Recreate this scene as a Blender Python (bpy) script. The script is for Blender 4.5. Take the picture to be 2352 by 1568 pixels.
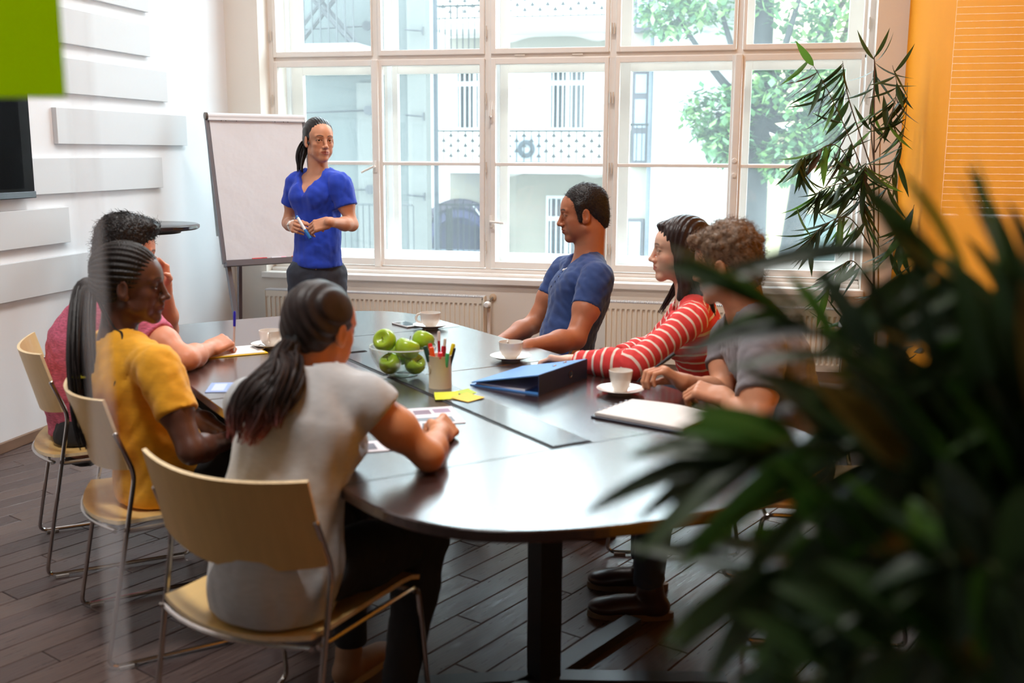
import bpy, bmesh, math, random
import numpy as np
from mathutils import Vector, Matrix
R = math.radians
random.seed(7)
for o in list(bpy.data.objects):
    bpy.data.objects.remove(o)
SC = bpy.context.scene
COL = SC.collection

# ---------------------------------------------------------------- camera
cam_d = bpy.data.cameras.new('camera'); cam = bpy.data.objects.new('camera', cam_d); COL.objects.link(cam)
YAW, PITCH, ROLL = R(12.75), R(10.25), R(0.28)
_f = Vector((-math.sin(YAW) * math.cos(PITCH), math.cos(YAW) * math.cos(PITCH), -math.sin(PITCH)))
_r = _f.cross(Vector((0, 0, 1))).normalized(); _u = _r.cross(_f)
_r, _u = _r * math.cos(ROLL) + _u * math.sin(ROLL), -_r * math.sin(ROLL) + _u * math.cos(ROLL)
cam.matrix_world = Matrix(((_r.x, _u.x, -_f.x, 0), (_r.y, _u.y, -_f.y, 0), (_r.z, _u.z, -_f.z, 1.5), (0, 0, 0, 1)))
cam_d.sensor_width = 36.0; cam_d.lens = 2400.0 / 2352.0 * 36.0
cam_d.clip_start = 0.05; cam_d.clip_end = 200
cam_d.dof.use_dof = True; cam_d.dof.focus_distance = 5.2; cam_d.dof.aperture_fstop = 2.6
SC.camera = cam

# ---------------------------------------------------------------- light
W = bpy.data.worlds.new('sky'); SC.world = W; W.use_nodes = True
wn = W.node_tree.nodes; wn.clear()
wo = wn.new('ShaderNodeOutputWorld'); wb = wn.new('ShaderNodeBackground')
wb.inputs['Color'].default_value = (0.77, 0.89, 1.0, 1); wb.inputs['Strength'].default_value = 9.0
W.node_tree.links.new(wb.outputs[0], wo.inputs[0])
def portal(name, loc, rot, sx, sy):
    l = bpy.data.lights.new(name, 'AREA'); l.shape = 'RECTANGLE'; l.size = sx; l.size_y = sy
    l.cycles.is_portal = True
    o = bpy.data.objects.new(name, l); o.location = loc; o.rotation_euler = rot; COL.objects.link(o)
portal('window_portal', (-1.335, 7.5, 2.45), (R(-90), 0, 0), 4.2, 3.8)
vs = SC.view_settings
SC.display_settings.display_device = 'sRGB'
vs.view_transform = 'Standard'; vs.look = 'None'; vs.gamma = 1.0; vs.use_curve_mapping = False
vs.exposure = 0.65
SC.cycles.use_denoising = True
SC.cycles.max_bounces = 9; SC.cycles.diffuse_bounces = 5; SC.cycles.glossy_bounces = 4
SC.cycles.transmission_bounces = 6; SC.cycles.transparent_max_bounces = 12
SC.cycles.sample_clamp_indirect = 6.0
SC.cycles.caustics_reflective = False; SC.cycles.caustics_refractive = False
# ---------------------------------------------------------------- materials
def srgb(c):
    return tuple((v / 12.92 if v <= 0.04045 else ((v + 0.055) / 1.055) ** 2.4) for v in [x / 255.0 for x in c])
_MC = {}
def mat(name, col, rough=0.6, metal=0.0, var=0.0, vscale=8.0, stretch=(1, 1, 1), bump=0.0, bscale=60.0, spec=0.5, sheen=0.0,
        coat=0.0, sss=0.0, attr=None, lin=False, gloss_var=0.0, rot=(0, 0, 0), bstretch=None, bdist=0.004):
    if name in _MC: return _MC[name]
    m = bpy.data.materials.new(name); m.use_nodes = True
    nt = m.node_tree; n = nt.nodes; L = nt.links
    b = n['Principled BSDF']
    c = col if lin else srgb(col)
    b.inputs['Base Color'].default_value = (*c, 1); b.inputs['Roughness'].default_value = rough
    b.inputs['Metallic'].default_value = metal; b.inputs['Specular IOR Level'].default_value = spec
    if sheen: b.inputs['Sheen Weight'].default_value = sheen; b.inputs['Sheen Roughness'].default_value = 0.5
    if coat: b.inputs['Coat Weight'].default_value = coat; b.inputs['Coat Roughness'].default_value = 0.08
    if sss:
        b.inputs['Subsurface Weight'].default_value = sss
        b.inputs['Subsurface Radius'].default_value = (0.012, 0.005, 0.003); b.inputs['Subsurface Scale'].default_value = 0.8
    def noise(sc, st, det=4.0, rt=rot):
        tc = n.new('ShaderNodeTexCoord'); mp = n.new('ShaderNodeMapping'); nz = n.new('ShaderNodeTexNoise')
        mp.inputs['Scale'].default_value = st; mp.inputs['Rotation'].default_value = rt
        nz.inputs['Scale'].default_value = sc; nz.inputs['Detail'].default_value = det
        L.new(tc.outputs['Object'], mp.inputs[0]); L.new(mp.outputs[0], nz.inputs['Vector'])
        return nz
    src = None
    if var:
        nz = noise(vscale, stretch); rp = n.new('ShaderNodeMapRange')
        rp.inputs[1].default_value = 0.3; rp.inputs[2].default_value = 0.7
        rp.inputs[3].default_value = 1 - var; rp.inputs[4].default_value = 1 + var
        L.new(nz.outputs[0], rp.inputs[0])
        mx = n.new('ShaderNodeMix'); mx.data_type = 'RGBA'; mx.blend_type = 'MULTIPLY'; mx.inputs[0].default_value = 1
        mx.inputs[6].default_value = (*c, 1); cb = n.new('ShaderNodeCombineColor')
        for i in range(3): L.new(rp.outputs[0], cb.inputs[i])
        L.new(cb.outputs[0], mx.inputs[7]); src = mx.outputs[2]
        if gloss_var:
            r2 = n.new('ShaderNodeMapRange'); r2.inputs[3].default_value = rough - gloss_var; r2.inputs[4].default_value = rough + gloss_var
            r2.inputs[1].default_value = 0.3; r2.inputs[2].default_value = 0.7
            L.new(nz.outputs[0], r2.inputs[0]); L.new(r2.outputs[0], b.inputs['Roughness'])
    if attr:
        at = n.new('ShaderNodeAttribute'); at.attribute_name = attr
        m2 = n.new('ShaderNodeMix'); m2.data_type = 'RGBA'; m2.blend_type = 'MULTIPLY'; m2.inputs[0].default_value = 1
        if src: L.new(src, m2.inputs[6])
        else: m2.inputs[6].default_value = (*c, 1)
        L.new(at.outputs['Color'], m2.inputs[7]); src = m2.outputs[2]
    if src: L.new(src, b.inputs['Base Color'])
    if bump:
        nb = noise(bscale, bstretch or stretch, 5.0); bp = n.new('ShaderNodeBump')
        bp.inputs['Strength'].default_value = bump; bp.inputs['Distance'].default_value = bdist
        L.new(nb.outputs[0], bp.inputs['Height']); L.new(bp.outputs[0], b.inputs['Normal'])
    _MC[name] = m
    return m
def glass_mat(name, tint=(1, 1, 1), haze=0.0, ior=1.45, boost=1.0):
    m = bpy.data.materials.new(name); m.use_nodes = True; n = m.node_tree.nodes; L = m.node_tree.links; n.clear()
    o = n.new('ShaderNodeOutputMaterial'); t = n.new('ShaderNodeBsdfTransparent'); g = n.new('ShaderNodeBsdfGlossy')
    t.inputs[0].default_value = (*tint, 1); g.inputs['Roughness'].default_value = 0.0
    fr = n.new('ShaderNodeFresnel'); fr.inputs[0].default_value = ior; mx = n.new('ShaderNodeMixShader')
    ge = n.new('ShaderNodeNewGeometry'); e1_ = n.new('ShaderNodeMath'); e1_.operation = 'MULTIPLY_ADD'; e1_.inputs[1].default_value = -2.0; e1_.inputs[2].default_value = 1.0
    pw = n.new('ShaderNodeMath'); pw.operation = 'POWER'; pw.inputs[0].default_value = ior
    L.new(ge.outputs['Backfacing'], e1_.inputs[0]); L.new(e1_.outputs[0], pw.inputs[1]); L.new(pw.outputs[0], fr.inputs[0])
    ml = n.new('ShaderNodeMath'); ml.operation = 'MULTIPLY'; ml.inputs[1].default_value = boost
    L.new(fr.outputs[0], ml.inputs[0]); L.new(ml.outputs[0], mx.inputs[0])
    L.new(t.outputs[0], mx.inputs[1]); L.new(g.outputs[0], mx.inputs[2])
    last = mx.outputs[0]
    if haze:
        df = n.new('ShaderNodeBsdfTranslucent'); df.inputs[0].default_value = (.9, .93, .95, 1)
        m3 = n.new('ShaderNodeMixShader'); m3.inputs[0].default_value = haze
        L.new(last, m3.inputs[1]); L.new(df.outputs[0], m3.inputs[2]); last = m3.outputs[0]
    L.new(last, o.inputs[0])
    return m
# ---------------------------------------------------------------- mesh building
def V(*a): return np.array(a, float)
def nrm(v):
    v = np.asarray(v, float); return v / (np.linalg.norm(v) + 1e-12)
def frame(d, up=(0, 0, 1)):
    d = nrm(d); up = np.asarray(up, float)
    if abs(np.dot(d, nrm(up))) > 0.98: up = V(0, 1, 0) if abs(d[1]) < 0.9 else V(1, 0, 0)
    s = nrm(np.cross(up, d)); return s, np.cross(d, s), d
class MB:
    def __init__(s): s.v = []; s.f = []; s.mi = []; s.cur = 0
    def add(s, vs, fs):
        b = len(s.v); s.v.extend([tuple(map(float, p)) for p in vs]); s.f.extend([tuple(i + b for i in f) for f in fs]); s.mi.extend([s.cur] * len(fs)); return s
    def box(s, a, b, bev=0.0):
        x0, y0, z0 = a; x1, y1, z1 = b
        if bev <= 0:
            return s.add([(x0, y0, z0), (x1, y0, z0), (x1, y1, z0), (x0, y1, z0), (x0, y0, z1), (x1, y0, z1), (x1, y1, z1), (x0, y1, z1)],
                  [(0, 3, 2, 1), (4, 5, 6, 7), (0, 1, 5, 4), (1, 2, 6, 5), (2, 3, 7, 6), (3, 0, 4, 7)])
        bm = bmesh.new(); bmesh.ops.create_cube(bm, size=1)
        bmesh.ops.scale(bm, vec=(x1 - x0, y1 - y0, z1 - z0), verts=bm.verts)
        bmesh.ops.translate(bm, vec=((x0 + x1) / 2, (y0 + y1) / 2, (z0 + z1) / 2), verts=bm.verts)
        bmesh.ops.bevel(bm, geom=list(bm.edges), offset=bev, segments=2, affect='EDGES', profile=0.5)
        bm.verts.index_update()
        s.add([v.co[:] for v in bm.verts], [[v.index for v in f.verts] for f in bm.faces]); bm.free(); return s
    def obox(s, c, ax, ay, az, h):     # oriented box: centre, axes, half sizes
        c = np.asarray(c, float); P = []
        for k in (-1, 1):
            for i, j in ((-1, -1), (1, -1), (1, 1), (-1, 1)):
                P.append(c + np.asarray(ax) * i * h[0] + np.asarray(ay) * j * h[1] + np.asarray(az) * k * h[2])
        return s.add(P, [(0, 3, 2, 1), (4, 5, 6, 7), (0, 1, 5, 4), (1, 2, 6, 5), (2, 3, 7, 6), (3, 0, 4, 7)])
    def tube(s, pts, r, n=8, cap=True, closed=False, flat=1.0, up=None):
        pts = [np.asarray(p, float) for p in pts]; m = len(pts)
        rs = r if hasattr(r, '__len__') else [r] * m
        b = len(s.v); ref = None; rings = []
        for i, p in enumerate(pts):
            d = nrm((pts[(i + 1) % m] - pts[i - 1]) if closed else (pts[min(i + 1, m - 1)] - pts[max(i - 1, 0)]))
            if ref is None:
                a, c, _ = frame(d, up if up is not None else (0, 0, 1))
            else:
                a = ref - d * np.dot(ref, d); a = nrm(a); c = np.cross(d, a)
            ref = a
            rings.append([p + (a * math.cos(t) + c * math.sin(t) * flat) * rs[i] for t in [2 * math.pi * k / n for k in range(n)]])
        vs = [q for rg in rings for q in rg]; fs = []
        for i in range(m if closed else m - 1):
            for k in range(n):
                i2 = (i + 1) % m; k2 = (k + 1) % n
                fs.append((i * n + k, i * n + k2, i2 * n + k2, i2 * n + k))
        if cap and not closed:
            fs.append(tuple(reversed(range(n)))); fs.append(tuple((m - 1) * n + k for k in range(n)))
        return s.add(vs, fs)
    def lathe(s, prof, c=(0, 0, 0), n=32, axis=(0, 0, 1)):
        a, b2, d = frame(axis); c = np.asarray(c, float); vs = []; fs = []
        for r, z in prof:
            for k in range(n):
                t = 2 * math.pi * k / n; vs.append(c + (a * math.cos(t) + b2 * math.sin(t)) * r + d * z)
        for i in range(len(prof) - 1):
            for k in range(n):
                k2 = (k + 1) % n; fs.append((i * n + k, i * n + k2, (i + 1) * n + k2, (i + 1) * n + k))
        return s.add(vs, fs)
    def prism(s, pts, z0, z1):
        n = len(pts); vs = [(x, y, z0) for x, y in pts] + [(x, y, z1) for x, y in pts]
        fs = [tuple(reversed(range(n))), tuple(range(n, 2 * n))] + [(i, (i + 1) % n, n + (i + 1) % n, n + i) for i in range(n)]
        return s.add(vs, fs)
    def sphere(s, c, r, n=16, m=10):
        c = np.asarray(c, float); r = np.asarray(r if hasattr(r, '__len__') else (r, r, r), float)
        vs = [c + V(0, 0, -1) * r]; fs = []
        for i in range(1, m):
            p = -math.pi / 2 + math.pi * i / m
            for k in range(n):
                t = 2 * math.pi * k / n; vs.append(c + V(math.cos(p) * math.cos(t), math.cos(p) * math.sin(t), math.sin(p)) * r)
        vs.append(c + V(0, 0, 1) * r); T = len(vs) - 1
        for k in range(n): fs.append((0, 1 + (k + 1) % n, 1 + k))
        for i in range(m - 2):
            for k in range(n):
                a = 1 + i * n; fs.append((a + k, a + (k + 1) % n, a + n + (k + 1) % n, a + n + k))
        a = 1 + (m - 2) * n
        for k in range(n): fs.append((a + k, a + (k + 1) % n, T))
        return s.add(vs, fs)
    def build(s, name, m, parent=None, smooth=False, **props):
        me = bpy.data.meshes.new(name); me.from_pydata(s.v, [], s.f)
        for mm in (m if isinstance(m, (list, tuple)) else [m]): me.materials.append(mm)
        if any(s.mi): me.polygons.foreach_set('material_index', s.mi)
        if smooth:
            me.polygons.foreach_set('use_smooth', [True] * len(s.f))
            try: me.set_sharp_from_angle(angle=R(40))
            except Exception: pass
        me.update()
        return link(me, name, parent, **props)
def link(me, name, parent=None, **props):
    o = bpy.data.objects.new(name, me); COL.objects.link(o)
    if parent is not None: o.parent = parent
    for k, v in props.items(): o[k] = v
    return o
def thing(name, label, cat, loc=(0, 0, 0), rz=0.0, group=None):
    o = bpy.data.objects.new(name, None); COL.objects.link(o); o.location = loc; o.rotation_euler = (0, 0, rz)
    o.empty_display_size = 0.1
    o['label'] = label; o['category'] = cat
    if group: o['group'] = group
    return o
def copy_tree(o, parent=None):
    c = o.copy(); COL.objects.link(c); c.parent = parent
    for ch in list(o.children): copy_tree(ch, c)
    return c
def rounded(pts, rad, seg=6):
    """polyline with rounded inner corners"""
    P = [np.asarray(p, float) for p in pts]; out = [P[0]]
    for i in range(1, len(P) - 1):
        a = nrm(P[i - 1] - P[i]); b = nrm(P[i + 1] - P[i]); L1 = min(rad, np.linalg.norm(P[i - 1] - P[i]) * .45, np.linalg.norm(P[i + 1] - P[i]) * .45)
        p0 = P[i] + a * L1; p1 = P[i] + b * L1
        for k in range(seg + 1):
            t = k / seg; out.append(p0 * (1 - t) ** 2 + P[i] * 2 * t * (1 - t) + p1 * t * t)
    out.append(P[-1]); return out
def smoothpath(pts, per=6):
    P = [np.asarray(p, float) for p in pts]; P = [2 * P[0] - P[1]] + P + [2 * P[-1] - P[-2]]; out = []
    for i in range(1, len(P) - 2):
        for k in range(per):
            t = k / per; a, b, c, d = P[i - 1], P[i], P[i + 1], P[i + 2]
            out.append(0.5 * ((2 * b) + (-a + c) * t + (2 * a - 5 * b + 4 * c - d) * t * t + (-a + 3 * b - 3 * c + d) * t ** 3))
    out.append(P[-2]); return out
# ---------------------------------------------------------------- room shell
XL, XR, YW, YB, ZC = -3.62, 0.88, 6.9, 0.55, 4.4
M_white = mat('wall_paint_white', (232, 233, 236), .75, var=.015, vscale=3, bump=.08, bscale=90)
M_tan = mat('wall_paint_window_side', (232, 224, 214), .75, var=.015, vscale=3, bump=.08, bscale=90)  # warm bounce from the orange wall put into the paint colour
M_orange = mat('wall_paint_orange', (228, 142, 10), .85, spec=.15, var=.03, vscale=2.5, bump=.12, bscale=60)
M_frame = mat('window_paint', (236, 230, 224), .38, var=.015, vscale=20)
M_ceil = mat('ceiling_paint', (235, 235, 235), .8)
M_glass = glass_mat('window_glass', (.97, .99, .985), ior=1.35, haze=.022)  # haze puts the bloom veil of the bright window into the glass
def struct(mb, name, m, parent=None, **k):
    return mb.build(name, m, parent, kind='structure', **k)
RX0, RX1, RZ0, RZ1 = -3.37, 0.70, 0.64, 4.1        # window reveal
# wall with the window opening: four boxes joined, 0.55 deep
wb_ = MB()
wb_.box((XL - .3, YW, -.02), (RX0, YW + .6, ZC)); wb_.box((RX1, YW, -.02), (XR + .3, YW + .6, ZC))
wb_.box((RX0, YW, -.02), (RX1, YW + .6, RZ0)); wb_.box((RX0, YW, RZ1), (RX1, YW + .6, ZC))
struct(wb_, 'wall_back', M_tan)
struct(MB().box((XL - .3, YB, -.02), (XL, YW, ZC)), 'wall_left', M_white)
struct(MB().box((XR, 1.02, -.02), (XR + .3, YW, ZC)), 'wall_right', M_orange)
struct(MB().box((XL - .3, -3.6, ZC), (3.4, YW + .6, ZC + .2)), 'ceiling', M_ceil)
# sill: slightly worn plaster ledge with bright nosing
struct(MB().box((RX0 - .03, YW - .03, RZ0 - .03), (RX1 + .02, YW + .12, RZ0 + .012), .006), 'trim_1', M_frame)
# floor: base + planks
floor = struct(MB().box((XL - .3, -3.6, -.08), (3.4, YW + .3, -.012)), 'floor', mat('subfloor', (38, 28, 26), .7))
M_plank = []
for i, c in enumerate([(92, 76, 72), (84, 69, 66), (99, 82, 76), (78, 64, 62)]):
    M_plank.append(mat('floor_plank_%d' % i, c, .36, var=.30, vscale=9, stretch=(9, .8, 1), bump=.5, bscale=26, bstretch=(7, .55, 1), spec=.42, gloss_var=.12, bdist=.003))
ang = R(24.0); pu = V(math.sin(ang), math.cos(ang)); pv = V(math.cos(ang), -math.sin(ang))
PW, PL = .105, 1.0
plank_mesh = []
for mm in M_plank:
    m_ = MB(); g = .0015; hw, hl = PW / 2 - g, PL / 2 - g
    m_.add([(-hw, -hl, -.012), (hw, -hl, -.012), (hw, hl, -.012), (-hw, hl, -.012), (-hw, -hl, -.002), (hw, -hl, -.002), (hw, hl, -.002), (-hw, hl, -.002),
            (-hw + .002, -hl + .002, 0), (hw - .002, -hl + .002, 0), (hw - .002, hl - .002, 0), (-hw + .002, hl - .002, 0)],
           [(8, 9, 10, 11), (4, 5, 9, 8), (5, 6, 10, 9), (6, 7, 11, 10), (7, 4, 8, 11), (0, 1, 5, 4), (1, 2, 6, 5), (2, 3, 7, 6), (3, 0, 4, 7)])
    me = bpy.data.meshes.new('plank'); me.from_pydata(m_.v, [], m_.f); me.materials.append(mm); plank_mesh.append(me)
cand = []
for i in range(-70, 71):
    for j in range(-12, 13):
        off = (i * 0.37) % 1.0
        c = pv * (i * PW) + pu * ((j + off) * PL) + V(-1.3, 3.6)
        if XL - .3 < c[0] < XR + .3 and .4 < c[1] < YW + .3: cand.append((c, i, j))
def inroom(c): return XL < c[0] < XR and c[1] < YW
cand.sort(key=lambda t: (not inroom(t[0]), t[0][1]))
rest = MB()
for n_, (c, i, j) in enumerate(cand):
    if n_ < 290:
        o = bpy.data.objects.new('plank', plank_mesh[random.randrange(4)]); COL.objects.link(o); o.parent = floor
        o.location = (c[0], c[1], random.uniform(-.0006, 0)); o.rotation_euler = (0, 0, -ang)
    else:
        a3, b3 = V(pv[0], pv[1], 0), V(pu[0], pu[1], 0)
        rest.obox((c[0], c[1], -.006), a3, b3, V(0, 0, 1), (PW / 2 - .0015, PL / 2 - .0015, .006))
if rest.v: rest.build('planking', M_plank[0], floor, kind='stuff')
struct(MB().box((XL, YB, 0), (XL + .018, YW, .055), .004), 'baseboard_left', mat('baseboard_wood', (128, 100, 80), .5, var=.1, stretch=(1, .2, 1), vscale=20))
struct(MB().box((XR - .018, 1.15, 0), (XR, YW, .055), .004), 'baseboard_right', mat('baseboard_wood', (128, 100, 80)))
struct(MB().box((XL + .018, YW - .018, 0), (XR - .018, YW, .055), .004), 'baseboard_back', mat('baseboard_white', (225, 222, 216), .5))

# ---------------------------------------------------------------- box window
YF = 7.08
xm = [-3.376, -2.575, -1.7745, -.929, -.115, .69]            # mullion centres (first, last = jambs)
gl = [(-3.308, -2.605), (-2.529, -1.83), (-1.719, -.98), (-.878, -.156), (-.073, .635)]   # glass of each column
ZR0, ZR1 = 2.128, 2.147
fx = MB()
fx.box((RX0, YF - .02, RZ0), (RX0 + .035, YF + .06, RZ1)); fx.box((RX1 - .03, YF - .02, RZ0), (RX1, YF + .06, RZ1))
fx.box((RX0, YF - .005, ZR0 - .012), (RX1, YF + .05, ZR1 + .012))
for x in xm[1:5]: fx.box((x - .018, YF - .004, RZ0), (x + .018, YF + .055, RZ1))
fx.box((RX0, YF - .02, RZ0), (RX1, YF + .06, .70)); fx.box((RX0, YF - .02, RZ1 - .05), (RX1, YF + .06, RZ1))
struct(fx, 'trim_2', M_frame)
struct(MB().box((RX0, YF - .10, RZ0 + .01), (RX1, YF - .02, RZ0 + .035), .008).box((RX0, YF - .05, RZ0 + .03), (RX1, YF - .015, RZ0 + .055), .008), 'trim_3', M_frame)
for k in (1, 4):    # raised astragals between the two leaves
    struct(MB().box((xm[k] - .026, YF - .055, .69), (xm[k] + .026, YF - .012, ZR0), .01), 'trim_%d' % (3 + k), M_frame)
wi = 1
def sash(x0, x1, z0, z1, g0, g1, h0, h1, y, bar=None, th=.045):
    """one casement: stiles, rails, pane, optional glazing bar; glass x g0..g1, z h0..h1"""
    global wi
    f = MB()
    f.box((x0, y, z0), (g0, y + th, z1), .004); f.box((g1, y, z0), (x1, y + th, z1), .004)
    f.box((g0 - .002, y + .001, z0), (g1 + .002, y + th - .001, h0), .004); f.box((g0 - .002, y + .001, h1), (g1 + .002, y + th - .001, z1), .004)
    o = struct(f, 'window_%d' % wi, M_frame); wi += 1
    MB().box((g0 - .004, y + th * .5, h0 - .004), (g1 + .004, y + th * .5 + .003, h1 + .004)).build('pane', M_glass, o)
    if bar: MB().box((g0, y + .004, bar - .011), (g1, y + th - .006, bar + .011), .003).build('glazing_bar', M_frame, o)
    return o
M_hinge = mat('hinge_painted', (214, 204, 192), .4)
def hinge(o, x, y, z, horiz=False):
    p, q = ((x, y, z - .035), (x, y, z + .035)) if not horiz else ((x - .035, y, z), (x + .035, y, z))
    MB().tube([p, q], .0055, 8).build('hinge', M_hinge, o, True)
for i in range(5):
    g0, g1 = gl[i]
    x0 = xm[i] + (.022 if i else .04); x1 = xm[i + 1] - (.022 if i < 4 else .035)
    lo = sash(x0, x1, .705, ZR0 - .004, g0, g1, .752, 2.083, YF - .03, bar=1.419)
    up = sash(x0, x1, ZR1 + .004, RZ1 - .045, g0, g1, 2.187, RZ1 - .09, YF - .03, bar=2.95)
    hx = {0: x0 - .012, 1: x1 + .014, 2: x1 + .014, 3: x0 - .012, 4: x1 + .014}[i]
    for z in (.86, 1.40, 1.86): hinge(lo, hx, YF - .034, z)
    for z in (2.30, 2.7): hinge(up, hx, YF - .034, z)
    if i == 2: hinge(up, -1.16, YF - .036, ZR0 + .01, True); hinge(up, -1.55, YF - .036, ZR0 + .01, True)
def handle(par, x, y, z, turn, mirror=1):
    h = MB().lathe([(0, 0), (.012, 0), (.013, .004), (.012, .008), (0, .008)], (x, y, z - .03), 16, (0, -1, 0))
    h = MB(); h.box((x - .013, y - .008, z - .045), (x + .013, y, z + .045), .006)
    h.tube([(x, y - .006, z), (x, y - .04, z)], .007, 10)
    h.tube([(x, y - .04, z), (x + mirror * math.sin(turn) * .10, y - .045, z + math.cos(turn) * .10)], [.008, .007], 10)
    h.build('window_handle', M_frame, par, True)
ws = {o.name: o for o in bpy.data.objects if o.name.startswith('window_') and o.type == 'MESH'}
handle(ws['window_1'], xm[1], YF - .055, 1.40, R(115), -1)
handle(ws['window_5'], -1.748, YF - .03, 1.74, R(6), 1)
handle(ws['window_5'], -1.748, YF - .03, 1.03, R(95), 1)
MB().lathe([(0, 0), (.016, 0), (.017, .006), (.013, .01), (0, .011)], (xm[4] - .002, YF - .055, 1.455), 16, (0, -1, 0)).build('knob_plate', M_frame, ws['window_7'], True)
MB().lathe([(0, 0), (.016, 0), (.017, .006), (.013, .01), (0, .011)], (xm[4] - .002, YF - .055, 1.36), 16, (0, -1, 0)).build('knob_plate', M_frame, ws['window_7'], True)
# outer leaves of the box window
M_out = mat('outer_window_paint', (238, 242, 246), .45)
YO = 7.36
og = [(-3.25, -2.62), (-2.52, -1.90), (-1.70, -1.02), (-.84, -.16), (-.03, .57)]
for i in range(5):
    x0 = xm[i] + .012 if i else RX0 + .02; x1 = xm[i + 1] - .012 if i < 4 else RX1 - .02
    g0, g1 = og[i]
    sash(x0, x1, .70, 2.12, g0, g1, .785, 2.05, YO, bar=1.42)
    sash(x0, x1, 2.14, RZ1, g0, g1, 2.215, RZ1 - .09, YO)
of = MB(); of.box((RX0, YO - .02, RZ0), (RX0 + .03, YO + .06, RZ1)); of.box((RX1 - .03, YO - .02, RZ0), (RX1, YO + .06, RZ1))
for x in xm[1:5]: of.box((x - .016, YO - .02, RZ0), (x + .016, YO + .06, RZ1))
of.box((RX0, YO - .02, 2.118), (RX1, YO + .06, 2.142)); of.box((RX0, YF + .06, RZ0 - .0), (RX1, YO + .06, .712))
struct(of, 'trim_9', M_out)

# ---------------------------------------------------------------- wall panels (acoustic boards) on the left wall
M_panel = mat('panel_paint', (214, 217, 220), .7, bump=.05, bscale=120)
for y0, y1, z0, z1, lab in [(4.55, 5.907, 2.32, 2.52, 'topmost pale grey slab on left wall, mostly above the picture'),
                            (4.2, 5.90, 2.06, 2.245, 'pale grey slab on left wall, second from the top'),
                            (4.1, 6.07, 1.80, 1.985, 'pale grey slab beside the green note, third from the top'),
                            (4.962, 6.28, 1.533, 1.723, 'pale grey slab nearest the flipchart, right of the television'),
                            (4.648, 5.965, 1.273, 1.46, 'pale grey slab touching the lower corner of the television'),
                            (3.5, 5.012, 1.01, 1.20, 'pale grey slab right below the television'),
                            (3.6, 5.25, .752, .942, 'lowest pale grey slab on left wall behind the seated heads')]:
    MB().box((XL, y0, z0), (XL + .028, y1, z1), .0025).build('wall_panel', M_panel, None, label=lab, category='wall panel', group='grey slabs mounted on the left wall')
tv = thing('television', 'black flat television hanging on the left wall among grey slabs', 'television', (XL + .004, 4.1, 1.53))
def tvb(a, b, n, m, bv=.004): MB().box(a, b, bv).build(n, m, tv)
tvb((0, -.60, -.27), (.05, .612, .27), 'body', mat('tv_black', (14, 14, 16), .5, spec=.08))
tvb((.0505, -.585, -.22), (.053, .53, .255), 'screen', mat('tv_screen', (8, 9, 12), .5, spec=.02), 0)
tvb((.05, -.60, -.27), (.058, .612, -.235), 'lower_bezel', mat('tv_bezel', (34, 34, 44), .3))
MB().box((-.002, -.2, -.15), (0, .2, .15)).build('bracket', mat('tv_black', (14, 14, 16)), tv)

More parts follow.
